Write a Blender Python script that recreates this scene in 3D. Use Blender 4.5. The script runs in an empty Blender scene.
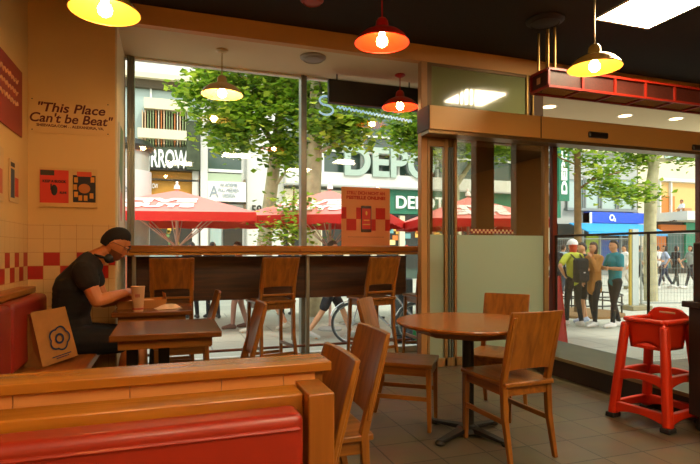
import bpy, bmesh, math, random
from math import sin, cos, tan, pi, radians, sqrt, atan2
from mathutils import Vector, Matrix
S = bpy.context.scene
C = S.collection
random.seed(7)

# ---------------------------------------------------------------- camera, world, sun, exposure
CAMZ, FPX, HOR, YAW = 1.22, 520.0, 250.0, radians(19.0)
cd = bpy.data.cameras.new('camera'); cam = bpy.data.objects.new('camera', cd); C.objects.link(cam)
cam.location = (0, 0, CAMZ); cam.rotation_euler = (pi/2, 0, -YAW)
cd.sensor_width = 36; cd.lens = FPX/700*36; cd.shift_y = (HOR-232)/700; cd.clip_start = .05; cd.clip_end = 300
S.camera = cam
W = bpy.data.worlds.new('sky'); S.world = W; W.use_nodes = True
wn = W.node_tree.nodes; wl = W.node_tree.links
bg = wn['Background']; bg.inputs[1].default_value = 1.65
wtc = wn.new('ShaderNodeTexCoord'); wsx = wn.new('ShaderNodeSeparateXYZ'); wcr = wn.new('ShaderNodeValToRGB')
wl.new(wtc.outputs['Generated'], wsx.inputs[0]); wl.new(wsx.outputs['Z'], wcr.inputs[0]); wl.new(wcr.outputs[0], bg.inputs[0])
wcr.color_ramp.elements[0].color = (1.0, .98, .84, 1); wcr.color_ramp.elements[1].color = (.86, .96, .96, 1)
wcr.color_ramp.elements[0].position = .0; wcr.color_ramp.elements[1].position = .7
sd = bpy.data.lights.new('sun', 'SUN'); sun = bpy.data.objects.new('sun', sd); C.objects.link(sun)
sd.energy = 2.2; sd.angle = radians(8); sd.color = (1, .93, .80)
sun.rotation_euler = Vector((-.35, .62, -.75)).to_track_quat('-Z', 'Y').to_euler()
S.view_settings.view_transform = 'Standard'; S.view_settings.look = 'None'
S.view_settings.gamma = 1; S.view_settings.exposure = 0.4; S.view_settings.use_curve_mapping = False
try:
    S.cycles.max_bounces = 8; S.cycles.transparent_max_bounces = 16; S.cycles.caustics_reflective = False
    S.cycles.use_denoising = True; S.cycles.sample_clamp_indirect = 6
except Exception: pass

# where a point measured in the photograph stands in the room (room axes: +Y to the street, +X right)
SY, CY = sin(YAW), cos(YAW)
def at(px, d, z=0):
    k = (px-350)/FPX
    return Vector((d*(SY+k*CY), d*(CY-k*SY), z))
def dep(px, Y): return Y/(CY-(px-350)/FPX*SY)
def xat(px, Y):
    k = (px-350)/FPX
    return Y*(SY+k*CY)/(CY-k*SY)
def zat(px, py, Y): return CAMZ+(HOR-py)*dep(px, Y)/FPX
def onfloor(px, py, z=0):
    return at(px, (CAMZ-z)*FPX/(py-HOR), z)

# ---------------------------------------------------------------- materials
def lin(c):
    if isinstance(c, str):
        c = c.lstrip('#'); c = [int(c[i:i+2], 16)/255 for i in (0, 2, 4)]
    return tuple(x/12.92 if x <= .04045 else ((x+.055)/1.055)**2.4 for x in c)+(1,)
MATS = {}
def mat(name, col, rough=.5, metal=0, emit=0, noise=0, nscale=8, bump=0, spec=.5, trans=0, coat=0, ecol=None, sss=0):
    if name in MATS: return MATS[name]
    m = bpy.data.materials.new(name); m.use_nodes = True; MATS[name] = m
    n = m.node_tree.nodes; l = m.node_tree.links; b = n['Principled BSDF']
    col = lin(col)
    b.inputs['Base Color'].default_value = col; b.inputs['Roughness'].default_value = rough
    b.inputs['Metallic'].default_value = metal; b.inputs['Specular IOR Level'].default_value = spec
    if coat: b.inputs['Coat Weight'].default_value = coat; b.inputs['Coat Roughness'].default_value = .12
    if trans: b.inputs['Transmission Weight'].default_value = trans
    if emit:
        b.inputs['Emission Color'].default_value = lin(ecol) if ecol else col
        b.inputs['Emission Strength'].default_value = emit
    if noise or bump:
        tc = n.new('ShaderNodeTexCoord'); nt = n.new('ShaderNodeTexNoise'); nt.inputs['Scale'].default_value = nscale
        nt.inputs['Detail'].default_value = 5; l.new(tc.outputs['Object'], nt.inputs['Vector'])
        if noise:
            r = n.new('ShaderNodeValToRGB'); l.new(nt.outputs['Fac'], r.inputs[0])
            r.color_ramp.elements[0].position = .3; r.color_ramp.elements[1].position = .7
            r.color_ramp.elements[0].color = tuple(x*(1-noise) for x in col[:3])+(1,)
            r.color_ramp.elements[1].color = tuple(min(1, x*(1+noise*.5)) for x in col[:3])+(1,)
            l.new(r.outputs[0], b.inputs['Base Color'])
        if bump:
            bp = n.new('ShaderNodeBump'); bp.inputs['Strength'].default_value = bump; bp.inputs['Distance'].default_value = .01
            l.new(nt.outputs['Fac'], bp.inputs['Height']); l.new(bp.outputs[0], b.inputs['Normal'])
    return m
def wood(name, a, b_, axis='x', rough=.35, scale=1.0, coat=.15):
    if name in MATS: return MATS[name]
    m = bpy.data.materials.new(name); m.use_nodes = True; MATS[name] = m
    n = m.node_tree.nodes; l = m.node_tree.links; b = n['Principled BSDF']
    tc = n.new('ShaderNodeTexCoord'); mp = n.new('ShaderNodeMapping'); l.new(tc.outputs['Object'], mp.inputs[0])
    s = {'x': (1.2, 16, 16), 'y': (16, 1.2, 16), 'z': (16, 16, 1.2)}[axis]
    mp.inputs['Scale'].default_value = tuple(v*scale for v in s)
    nt = n.new('ShaderNodeTexNoise'); nt.inputs['Scale'].default_value = 1.6; nt.inputs['Detail'].default_value = 7
    nt.inputs['Distortion'].default_value = .6; l.new(mp.outputs[0], nt.inputs['Vector'])
    r = n.new('ShaderNodeValToRGB'); l.new(nt.outputs['Fac'], r.inputs[0])
    r.color_ramp.elements[0].position = .32; r.color_ramp.elements[1].position = .68
    r.color_ramp.elements[0].color = lin(b_); r.color_ramp.elements[1].color = lin(a)
    l.new(r.outputs[0], b.inputs['Base Color']); b.inputs['Roughness'].default_value = rough
    b.inputs['Coat Weight'].default_value = coat; b.inputs['Coat Roughness'].default_value = .2
    bp = n.new('ShaderNodeBump'); bp.inputs['Strength'].default_value = .08; bp.inputs['Distance'].default_value = .01
    l.new(nt.outputs['Fac'], bp.inputs['Height']); l.new(bp.outputs[0], b.inputs['Normal'])
    return m
def glass(name, tint=(1, 1, 1), refl=1.0, frost=0, fcol=(.8, .85, .75)):
    if name in MATS: return MATS[name]
    m = bpy.data.materials.new(name); m.use_nodes = True; MATS[name] = m
    n = m.node_tree.nodes; l = m.node_tree.links; n.clear()
    o = n.new('ShaderNodeOutputMaterial'); t = n.new('ShaderNodeBsdfTransparent'); t.inputs[0].default_value = (*tint, 1)
    g = n.new('ShaderNodeBsdfGlossy'); g.inputs['Roughness'].default_value = .02
    mx = n.new('ShaderNodeMixShader'); fr = n.new('ShaderNodeFresnel'); fr.inputs['IOR'].default_value = 1.45
    mu = n.new('ShaderNodeMath'); mu.operation = 'MULTIPLY'; mu.inputs[1].default_value = refl
    ge = n.new('ShaderNodeNewGeometry'); mr = n.new('ShaderNodeMapRange'); l.new(ge.outputs['Backfacing'], mr.inputs[0])
    mr.inputs['To Min'].default_value = 1.45; mr.inputs['To Max'].default_value = 1/1.45; l.new(mr.outputs[0], fr.inputs['IOR'])
    l.new(fr.outputs[0], mu.inputs[0]); l.new(mu.outputs[0], mx.inputs[0])
    src = t
    if frost:
        d = n.new('ShaderNodeBsdfTranslucent'); d.inputs[0].default_value = (*fcol, 1)
        d2 = n.new('ShaderNodeBsdfDiffuse'); d2.inputs[0].default_value = (*fcol, 1)
        a = n.new('ShaderNodeMixShader'); a.inputs[0].default_value = .35; l.new(d.outputs[0], a.inputs[1]); l.new(d2.outputs[0], a.inputs[2])
        c = n.new('ShaderNodeMixShader'); c.inputs[0].default_value = frost; l.new(t.outputs[0], c.inputs[1]); l.new(a.outputs[0], c.inputs[2])
        src = c
    l.new(src.outputs[0], mx.inputs[1]); l.new(g.outputs[0], mx.inputs[2]); l.new(mx.outputs[0], o.inputs[0])
    return m
def N(m): return m.node_tree.nodes, m.node_tree.links
def tile_wall():
    m = bpy.data.materials.new('tiled_wall'); m.use_nodes = True; n, l = N(m); b = n['Principled BSDF']
    g = n.new('ShaderNodeNewGeometry'); sx = n.new('ShaderNodeSeparateXYZ'); l.new(g.outputs['Position'], sx.inputs[0])
    def M(op, a, b2=None, c=None):
        k = n.new('ShaderNodeMath'); k.operation = op
        for i, v in enumerate((a, b2, c)):
            if v is None: continue
            if isinstance(v, (int, float)): k.inputs[i].default_value = v
            else: l.new(v, k.inputs[i])
        return k.outputs[0]
    h = M('ADD', M('ADD', sx.outputs['X'], sx.outputs['Y']), 20.0-3.73)
    u = M('DIVIDE', h, .122); v = M('DIVIDE', M('ADD', sx.outputs['Z'], 1.22-1.2), .111)
    fu = M('FRACT', u); fv = M('FRACT', v)
    gu = M('GREATER_THAN', M('ABSOLUTE', M('SUBTRACT', fu, .5)), .485); gv = M('GREATER_THAN', M('ABSOLUTE', M('SUBTRACT', fv, .5)), .485)
    grout = M('MAXIMUM', gu, gv)
    par = M('MODULO', M('ADD', M('FLOOR', u), M('FLOOR', v)), 2.0)
    zb = M('MULTIPLY', M('GREATER_THAN', sx.outputs['Z'], .978), M('LESS_THAN', sx.outputs['Z'], 1.20))
    red = M('MULTIPLY', par, zb)
    top = M('GREATER_THAN', sx.outputs['Z'], 1.435)
    def mix(f, a, b2):
        k = n.new('ShaderNodeMix'); k.data_type = 'RGBA'; l.new(f, k.inputs[0])
        for i, v in ((6, a), (7, b2)):
            if isinstance(v, tuple): k.inputs[i].default_value = v
            else: l.new(v, k.inputs[i])
        return k.outputs[2]
    c = mix(red, lin('#dcb474'), lin('#b01c0c')); c = mix(grout, c, lin('#c08a48'))
    ns = n.new('ShaderNodeTexNoise'); ns.inputs['Scale'].default_value = 3; l.new(g.outputs['Position'], ns.inputs['Vector'])
    cr = n.new('ShaderNodeValToRGB'); l.new(ns.outputs['Fac'], cr.inputs[0]); cr.color_ramp.elements[0].color = lin('#dcb26c'); cr.color_ramp.elements[1].color = lin('#e2ba74')
    c = mix(top, c, cr.outputs[0]); l.new(c, b.inputs['Base Color'])
    b.inputs['Roughness'].default_value = .45
    return m
def tile_floor():
    m = bpy.data.materials.new('floor_tiles'); m.use_nodes = True; n, l = N(m); b = n['Principled BSDF']
    g = n.new('ShaderNodeNewGeometry'); bk = n.new('ShaderNodeTexBrick'); l.new(g.outputs['Position'], bk.inputs['Vector'])
    bk.offset = 0; bk.inputs['Scale'].default_value = 1; bk.inputs['Brick Width'].default_value = .3; bk.inputs['Row Height'].default_value = .3
    bk.inputs['Mortar Size'].default_value = .005; bk.inputs['Mortar Smooth'].default_value = .1
    bk.inputs['Color1'].default_value = lin('#5f5440'); bk.inputs['Color2'].default_value = lin('#6b5e48'); bk.inputs['Mortar'].default_value = lin('#2c241b')
    nt = n.new('ShaderNodeTexNoise'); nt.inputs['Scale'].default_value = 6; nt.inputs['Detail'].default_value = 6; l.new(g.outputs['Position'], nt.inputs['Vector'])
    mx = n.new('ShaderNodeMix'); mx.data_type = 'RGBA'; mx.blend_type = 'MULTIPLY'; mx.inputs[0].default_value = .5
    l.new(bk.outputs['Color'], mx.inputs[6]); l.new(nt.outputs['Color'], mx.inputs[7]); l.new(mx.outputs[2], b.inputs['Base Color'])
    b.inputs['Roughness'].default_value = .42
    bp = n.new('ShaderNodeBump'); bp.inputs['Strength'].default_value = .35; bp.inputs['Distance'].default_value = .004
    l.new(bk.outputs['Fac'], bp.inputs['Height']); bp.invert = True; l.new(bp.outputs[0], b.inputs['Normal'])
    return m
def paving():
    m = bpy.data.materials.new('street_paving'); m.use_nodes = True; n, l = N(m); b = n['Principled BSDF']
    g = n.new('ShaderNodeNewGeometry'); bk = n.new('ShaderNodeTexBrick'); l.new(g.outputs['Position'], bk.inputs['Vector'])
    bk.inputs['Scale'].default_value = 1; bk.inputs['Brick Width'].default_value = 1.2; bk.inputs['Row Height'].default_value = .8
    bk.inputs['Mortar Size'].default_value = .012
    bk.inputs['Color1'].default_value = lin('#c0bfae'); bk.inputs['Color2'].default_value = lin('#b2b2a2'); bk.inputs['Mortar'].default_value = lin('#96968a')
    l.new(bk.outputs['Color'], b.inputs['Base Color']); b.inputs['Roughness'].default_value = .8
    return m

# ---------------------------------------------------------------- mesh helpers
class MB:
    def __init__(s): s.bm = bmesh.new()
    def box(s, x0, x1, y0, y1, z0, z1, M=None):
        M = M or Matrix()
        vs = [s.bm.verts.new(M @ Vector(p)) for p in ((x0,y0,z0),(x1,y0,z0),(x1,y1,z0),(x0,y1,z0),(x0,y0,z1),(x1,y0,z1),(x1,y1,z1),(x0,y1,z1))]
        for f in ((0,3,2,1),(4,5,6,7),(0,1,5,4),(1,2,6,5),(2,3,7,6),(3,0,4,7)): s.bm.faces.new([vs[i] for i in f])
        return s
    def beam(s, p, q, w, t, up=(0,0,1), w2=None, t2=None):
        p, q = Vector(p), Vector(q); a = (q-p).normalized(); up = Vector(up)
        if abs(a.dot(up)) > .98: up = Vector((1, 0, 0))
        u = a.cross(up).normalized(); v = u.cross(a).normalized(); w2 = w2 or w; t2 = t2 or t
        vs = []
        for c, ww, tt in ((p, w, t), (q, w2, t2)):
            for i, j in ((-1,-1),(1,-1),(1,1),(-1,1)): vs.append(s.bm.verts.new(c+u*i*ww/2+v*j*tt/2))
        for f in ((0,3,2,1),(4,5,6,7),(0,1,5,4),(1,2,6,5),(2,3,7,6),(3,0,4,7)): s.bm.faces.new([vs[i] for i in f])
        return s
    def tube(s, pts, r, seg=10, closed=False):
        pts = [Vector(p) for p in pts]; n = len(pts); rs = r if isinstance(r, (list, tuple)) else [r]*n
        rings = []; pu = None
        for i, p in enumerate(pts):
            if closed: a = pts[(i+1) % n]-pts[i-1]
            else: a = pts[min(i+1, n-1)]-pts[max(i-1, 0)]
            a.normalize()
            if pu is None:
                u = a.cross(Vector((0, 0, 1)))
                if u.length < .05: u = a.cross(Vector((0, 1, 0)))
            else: u = pu-a*pu.dot(a)
            u.normalize(); v = a.cross(u); pu = u
            rings.append([s.bm.verts.new(p+(u*cos(2*pi*k/seg)+v*sin(2*pi*k/seg))*rs[i]) for k in range(seg)])
        m = n if closed else n-1
        for i in range(m):
            A, B = rings[i], rings[(i+1) % n]
            for k in range(seg): s.bm.faces.new((A[k], A[(k+1) % seg], B[(k+1) % seg], B[k]))
        if not closed: s.bm.faces.new(rings[0][::-1]); s.bm.faces.new(rings[-1])
        return s
    def lathe(s, prof, c=(0, 0, 0), seg=32, cap=True):
        c = Vector(c); rings = []
        for r, z in prof:
            if r < 1e-5: rings.append([s.bm.verts.new(c+Vector((0, 0, z)))])
            else: rings.append([s.bm.verts.new(c+Vector((r*cos(2*pi*k/seg), r*sin(2*pi*k/seg), z))) for k in range(seg)])
        for A, B in zip(rings, rings[1:]):
            for k in range(seg):
                k2 = (k+1) % seg
                if len(A) == 1 and len(B) == 1: continue
                if len(A) == 1: s.bm.faces.new((A[0], B[k2], B[k]))
                elif len(B) == 1: s.bm.faces.new((A[k], A[k2], B[0]))
                else: s.bm.faces.new((A[k], A[k2], B[k2], B[k]))
        if cap:
            if len(rings[0]) > 1: s.bm.faces.new(rings[0][::-1])
            if len(rings[-1]) > 1: s.bm.faces.new(rings[-1])
        return s
    def ell(s, c, r, seg=16, M=None):
        c = Vector(c); r = (r, r, r) if isinstance(r, (int, float)) else r
        T = Matrix.Translation(c) @ (M or Matrix()) @ Matrix.Diagonal((*r, 1))
        bmesh.ops.create_uvsphere(s.bm, u_segments=seg, v_segments=max(6, seg//2+2), radius=1, matrix=T)
        return s
    def prism(s, pts, y0, y1, M=None):     # outline in x,z ; extruded along y
        M = M or Matrix()
        A = [s.bm.verts.new(M @ Vector((x, y0, z))) for x, z in pts]; B = [s.bm.verts.new(M @ Vector((x, y1, z))) for x, z in pts]
        s.bm.faces.new(A); s.bm.faces.new(B[::-1]); n = len(pts)
        for i in range(n): s.bm.faces.new((A[i], B[i], B[(i+1) % n], A[(i+1) % n]))
        return s
    def grid(s, f, nu, nv, th=None):
        G = [[s.bm.verts.new(f(i/nu, j/nv)) for j in range(nv+1)] for i in range(nu+1)]
        for i in range(nu):
            for j in range(nv): s.bm.faces.new((G[i][j], G[i+1][j], G[i+1][j+1], G[i][j+1]))
        return s
    def done(s, name, m, parent=None, loc=None, bevel=0, smooth=False, solid=0, sub=0, seg=2):
        bmesh.ops.recalc_face_normals(s.bm, faces=s.bm.faces)
        me = bpy.data.meshes.new(name); s.bm.to_mesh(me); s.bm.free()
        if isinstance(m, (list, tuple)):
            for k in m: me.materials.append(k)
        elif m: me.materials.append(m)
        o = bpy.data.objects.new(name, me); C.objects.link(o)
        if parent: o.parent = parent
        if loc is not None: o.location = loc
        if solid:
            k = o.modifiers.new('solid', 'SOLIDIFY'); k.thickness = solid; k.offset = 0
        if bevel:
            k = o.modifiers.new('bevel', 'BEVEL'); k.width = bevel; k.segments = seg; k.limit_method = 'ANGLE'; k.angle_limit = radians(40)
        if sub:
            k = o.modifiers.new('sub', 'SUBSURF'); k.levels = sub; k.render_levels = sub
        if smooth or bevel:
            for p in me.polygons: p.use_smooth = True
            if not (smooth == 2):
                try: me.set_sharp_from_angle(angle=radians(42))
                except Exception: pass
        return o
def tag(o, label=None, cat=None, group=None, kind=None):
    if label: o['label'] = label
    if cat: o['category'] = cat
    if group: o['group'] = group
    if kind: o['kind'] = kind
    return o
def thing(name, label, cat, loc=(0, 0, 0), rz=0, group=None):
    o = bpy.data.objects.new(name, None); C.objects.link(o); o.location = loc; o.rotation_euler = (0, 0, rz); o.empty_display_size = .1
    return tag(o, label, cat, group)
def struct(o): o['kind'] = 'structure'; return o
def kids(o): return [c for c in bpy.data.objects if c.parent == o]
def dup(root, loc, rz=0, label=None, group=None):
    def cp(o, par):
        c = o.copy(); C.objects.link(c)
        if par: c.parent = par
        for ch in kids(o): cp(ch, c)
        return c
    ks = kids(root); r = root.copy(); C.objects.link(r); r.location = loc; r.rotation_euler = (0, 0, rz)
    if label: r['label'] = label
    if group: r['group'] = group
    for k in ks: cp(k, r)
    return r
FONT = {}
def text(body, m, name='lettering', size=.1, loc=(0, 0, 0), rot=(pi/2, 0, 0), parent=None, depth=.002, width=None, bold=0, shear=0, align='CENTER', sp=1.0):
    cu = bpy.data.curves.new(name, 'FONT'); cu.body = body; cu.size = size; cu.extrude = depth; cu.offset = bold
    cu.align_x = align; cu.align_y = 'CENTER'; cu.shear = shear; cu.space_character = sp
    cu.space_line = .95
    t = bpy.data.objects.new(name, cu); C.objects.link(t)
    bpy.context.view_layer.update()
    me = bpy.data.meshes.new_from_object(t.evaluated_get(bpy.context.evaluated_depsgraph_get()))
    bpy.data.objects.remove(t); bpy.data.curves.remove(cu)
    if width:
        w = max(v.co.x for v in me.vertices)-min(v.co.x for v in me.vertices)
        for v in me.vertices: v.co.x *= width/w
    me.materials.clear(); me.materials.append(m)
    o = bpy.data.objects.new(name, me); C.objects.link(o); o.location = loc; o.rotation_euler = rot
    if parent: o.parent = parent
    return o

# ---------------------------------------------------------------- palette
M_oak = wood('oak', '#9a5e1a', '#70400e', 'z'); M_oakx = wood('oak_x', '#9a5e1a', '#70400e', 'x'); M_oaky = wood('oak_y', '#9a5e1a', '#70400e', 'y')
M_bark = wood('dark_board', '#5c3212', '#341a08', 'x', rough=.45)
M_cap = wood('honey_oak_x', '#b47020', '#8a4e10', 'x', rough=.26, scale=.7); M_capz = wood('honey_oak_z', '#935618', '#77440e', 'z', rough=.35)
M_red = mat('red_vinyl', '#8e1e06', rough=.45, coat=.15, noise=.12, nscale=3)
M_redp = mat('red_plastic', '#c82c0a', rough=.4)
M_black = mat('black_metal', '#120f0d', rough=.5)
M_alu = mat('brushed_metal', '#8c8a7c', rough=.35, metal=.8)
M_brz = mat('bronze_frame', '#6b5030', rough=.4, metal=.5)
M_tan = mat('tan_paint', '#cc9a5c', rough=.6, noise=.04, nscale=2)
M_cream = mat('cream_paint', '#d6c6a0', rough=.8)
M_ceil = mat('dark_ceiling', '#241c16', rough=.95, noise=.1, nscale=30)
M_glass = glass('window_glass'); M_white = mat('white_paint', '#e8e6dc', rough=.6)
M_tw = tile_wall(); M_fl = tile_floor()

# ================================================================ the room
YB, YF, ZC, ZS = 4.85, 5.70, 3.34, 3.17     # bulkhead plane, street glass plane, ceiling, soffit
XL, XP, XG, XR = -1.10, 2.95, 4.12, 8.0      # left wall, end of the bar bay, glass screen, right wall
XS = xat(115, YB)
b = MB(); b.box(XL-.2, XG+.0, -3, YF+.06, -.3, 0); b.box(XG, XR, -3, 4.3, -.3, 0); struct(b.done('floor', M_fl))
struct(MB().box(XL-.2, XR+.2, -3.2, YF+.06, ZC, ZC+.12).done('ceiling', M_ceil))
struct(MB().box(XL-.2, XL, -3.2, YF+.06, 0, ZC).done('wall_left', M_tw))
struct(MB().box(XL, XS, YB, YF+.06, 0, ZC).done('wall_front', M_tw))
struct(MB().box(XS, XS+.012, YB+.01, YF+.06, 0, ZS).done('trim_1', M_cream))
struct(MB().box(XL-.2, XR+.2, -3.2, -3.0, 0, ZC).done('wall_back', M_tan))
struct(MB().box(XR, XR+.2, -3.0, YB+.2, -.3, ZC).done('wall_right', M_tan))
struct(MB().box(XS, XR, YB-.02, YB+.06, ZS, ZC).done('trim_2', M_tan))
struct(MB().box(XS, XP+.1, YB+.06, YF+.06, ZS, ZC).done('trim_3', M_cream))
# street glazing of the bar bay
def frame_mesh(x0, x1, z0, z1, Y, w=.05, t=.06): 
    m = MB(); m.box(x0, x1, Y-t/2, Y+t/2, z0, z0+w); m.box(x0, x1, Y-t/2, Y+t/2, z1-w, z1)
    m.box(x0, x0+w, Y-t/2, Y+t/2, z0+w, z1-w); m.box(x1-w, x1, Y-t/2, Y+t/2, z0+w, z1-w); return m
XM1, XM2 = xat(131, YF), xat(303, YF)
nw = 0
for x0, x1 in ((XS+.012, XM1), (XM1, XM2), (XM2, XP+.05)):
    nw += 1
    w = struct(MB().box(x0, x1, YF+.005, YF+.015, .05, ZS).done('window_%d' % nw, M_glass))
    f = MB().box(x0, x1, YF-.04, YF+.05, 0, .07).box(x0, x1, YF-.03, YF+.04, ZS-.02, ZS).done('window_frame', M_white, w)
for i, X in enumerate((XM1, XM2)):
    m = MB().box(X-.034, X+.0, YF-.06, YF+.06, 0, ZS).box(X+.0, X+.034, YF-.04, YF+.06, 0, ZS)
    struct(m.done('trim_%d' % (4+i), mat('mullion_metal', '#7d7f78', rough=.35, metal=.7), bevel=.004))
# end post of the bay and the entrance lobby
struct(MB().box(xat(420, YB), xat(426, YB), YB-.03, YB+.05, 0, ZS).done('trim_6', mat('tan_post', '#a87c46', rough=.5), bevel=.003))
HX0 = xat(430, 4.6)
m = MB().box(HX0, XR, 4.6, 4.86, 2.42, 2.655)
hd = struct(m.done('trim_7', mat('golden_header', '#cfa05c', rough=.4), bevel=.004))
MB().box(HX0-.012, HX0, 4.605, 4.86, 2.42, 2.655).done('header_end', mat('dark_trim', '#2a2118', rough=.6), hd)
MB().box(HX0, XR, 4.62, 4.8, 2.385, 2.42).done('door_track', mat('track_metal', '#7a6444', rough=.35, metal=.6), hd)
XJ = xat(541, 4.6); MB().box(XJ-.005, XJ+.005, 4.596, 4.6, 2.42, 2.655).done('header_seam', M_black, hd)
# lobby glass: clear leaf, frosted lower half, upper glossy panel
xa, xb, xc = xat(427, YB), xat(454, YB), xat(544, YB)
f = MB()
for p, w in ((427.5, .03), (445, .035), (454.5, .03), (545, .06)):
    X = xat(p, YB); f.box(X-w/2, X+w/2, YB-.03, YB+.03, 0, 2.42)
f.box(xa, xb, YB-.02, YB+.02, 2.30, 2.42); f.box(xa, xc, YB-.03, YB+.03, 0, .09)
dr = struct(f.done('door_1', mat('bronze_wood', '#8a6a40', rough=.4, metal=.1), bevel=.003))
f = MB()
for p, w in ((448.5, .02), (451.5, .02)):
    X = xat(p, YB); f.box(X-w/2, X+w/2, YB-.02, YB+.02, .09, 2.42)
f.done('seal_strip', mat('grey_rubber', '#3c4844', rough=.5), dr)
MB().box(xa, xc, YB-.004, YB+.004, 1.38, 2.40).done('clear_glass', glass('lobby_glass', (.95, .94, .86), 4.5), dr)
MB().box(xa, xc, YB-.006, YB+.006, .09, 1.38).done('frosted_glass', glass('frosted', (1, 1, 1), .8, .90, (.60, .68, .52)), dr)
m = MB()      # checkered film strip on the glass
for i in range(22):
    x = xat(471, YB-.01)+i*.0245
    for r in range(2):
        if (i+r) % 2 == 0: m.box(x, x+.0245, YB-.009, YB-.007, 1.40+r*.022, 1.422+r*.022)
m.done('checkered_film', mat('film_red', '#7a1410'), dr)
MB().box(xat(471, YB-.01), xat(471, YB-.01)+.54, YB-.0065, YB-.006, 1.40, 1.444).done('pale_film', mat('film_pale', '#c8b088'), dr)
# upper transom: glossy olive panel
struct(MB().box(xat(430, YB), xat(525, YB), YB, YB+.02, 2.62, ZS).done('window_4', mat('olive_glass', '#7e8258', rough=.06, spec=.9, coat=.6)))
struct(MB().box(xat(430, YB), XR, YB-.01, YB+.03, ZS-.03, ZS).box(xat(425, YB), xat(431, YB), YB-.012, YB+.03, 2.655, ZS).done('trim_8', M_brz))
m = MB(); m.box(xat(525, YB), xat(545, YB), YB+.03, YB+.3, 2.6, ZS)
struct(m.done('trim_9', mat('brown_column', '#4a3320', rough=.5)))
m = MB().tube([(xat(527, YB), YB+.0, 2.65), (xat(527, YB), YB, ZS)], .018).tube([(xat(533, YB), YB+.0, 2.65), (xat(533, YB), YB, ZS)], .012)
struct(m.done('trim_10', mat('gold_rod', '#a07c40', rough=.4, metal=.6), smooth=True))
for i, (p0, p1) in enumerate(((474, 492), (514, 540))):
    struct(MB().box(xat(p0, 5.35), xat(p1, 5.35), 5.30, 5.42, 0, 2.6).done('trim_%d' % (11+i), mat('brown_column2', '#5a4024', rough=.4), bevel=.01))
# side return of the bay + lobby outer glazing
struct(MB().box(XP+.05, XP+.06, YB+.05, YF, 0, 2.6).done('window_5', M_glass))
struct(MB().box(XP+.06, XG, YF+.0, YF+.01, .07, 2.62).done('window_6', M_glass))
struct(MB().box(XP+.03, XG, YF-.03, YF+.05, 0, .07).box(XP+.03, XG+.1, YF-.03, YF+.05, 2.58, ZS).box(XP+.0, XP+.07, YF-.03, YF+.05, 0, ZS).done('trim_13', M_brz))
# entrance opening to the right: sliding leaf frames and glass under the header
d2 = struct(MB().box(XG-.03, XG+.03, YB-.03, YB+.03, .19, 2.42).box(xat(699, YB)-.03, xat(699, YB)+.05, YB-.03, YB+.03, -.3, 2.42).done('door_2', mat('red_brown_frame', '#5a2416', rough=.4)))
MB().box(XG+.03, xat(699, YB)-.03, YB-.004, YB+.004, -.3, 2.40).done('door_glass', M_glass, d2)
# exterior canopy with downlights
struct(MB().box(xat(545, YB)-.05, XR+2, YB+.10, 6.35, ZS-.01, ZS+.3).done('trim_14', M_cream))
for px, py in ((549, 106), (625, 115), (676, 118)):
    d = (ZS-CAMZ)*FPX/(HOR-py); p = at(px, d, ZS-.012); p.y = min(p.y, 6.2)
    t = thing('recessed_downlight', {549: 'small round downlight in the pale canopy, nearest the olive glass panel', 625: 'small round downlight in the middle of the pale canopy over the entrance', 676: 'small round downlight at the right end of the pale canopy over the entrance'}[px], 'downlight', p, 0, 'downlights in the entrance canopy')
    MB().lathe([(.085, 0), (.10, -.004), (.115, 0)], seg=24, cap=False).done('trim_ring', M_white, t, smooth=True)
    MB().lathe([(0, -.001), (.085, -.002)], seg=24, cap=False).done('lens', mat('downlight_lens', '#fff2d8', emit=5, ecol='#ffd9a0'), t)
# low plinth / window ledge and the glass screen on it
g = struct(MB().box(3.52, XG+.05, 1.2, YB, 0, .17).done('baseboard_right', mat('dark_plinth', '#2b2018', rough=.6)))
MB().box(3.50, XG+.05, 1.2, YB, .17, .19).done('ledge_top', mat('ledge_grey', '#4c5040', rough=.5, noise=.15, nscale=5), g, bevel=.004)
MB().box(3.495, 3.505, 1.2, YB, .165, .195).done('ledge_edge', mat('edge_strip', '#8a7a58', rough=.4, metal=.4), g)
sc = MB()
ys = [YB-.05, 3.60, 2.3]
for y in ys: sc.box(XG-.010, XG+.010, y-.010, y+.010, .19, 1.38)
sc.box(XG-.010, XG+.010, 1.2, YB-.03, 1.365, 1.388)
st = struct(sc.done('window_7', mat('dark_frame', '#2a1c14', rough=.5), bevel=.003))
MB().box(XG-.004, XG+.004, 1.2, YB-.03, .20, 1.36).done('screen_glass', M_glass, st)

# ---------------------------------------------------------------- bar counter
bx0, bx1 = xat(121, 5.12), xat(418.5, 5.2)
t = thing('bar_counter', 'long honey brown wooden window bar counter with dark board below it', 'counter', ((bx0+bx1)/2, 5.4, 0))
L = (bx1-bx0)/2
jx = xat(300, 5.1)-(bx0+bx1)/2
MB().box(-L, jx-.001, -.30, .27, 1.20, 1.262).done('counter_top', M_cap, t, bevel=.006)
MB().box(jx+.001, L, -.30, .27, 1.20, 1.262).done('counter_top', M_cap, t, bevel=.006)
MB().box(-L, L, -.27, .22, 1.172, 1.198).done('under_rail', mat('gold_rail', '#c88a30', rough=.3, metal=.2), t, bevel=.003)
MB().box(-L+.02, L, .12, .15, .70, 1.155).done('modesty_board', M_bark, t, bevel=.004)
for px in (134, 307.5):
    X = xat(px, 5.3)-(bx0+bx1)/2
    m = MB().box(X-.018, X+.018, -.12, -.085, .012, 1.16).box(X-.05, X+.05, -.15, -.05, 0, .012); m.done('support_post', M_alu, t, bevel=.003)
m = MB().tube([(-L+.2, .0, .20), (L, .0, .20)], .014)
for x in (-.9, .3, 1.05): m.tube([(x, 0, .2), (x, .0, .0)], .014).lathe([(.035, 0), (.035, .012)], (x, 0, 0), 16)
m.done('foot_rail', mat('rail_red_brown', '#7a4a3a', rough=.35, metal=.6), t, smooth=True)

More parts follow.
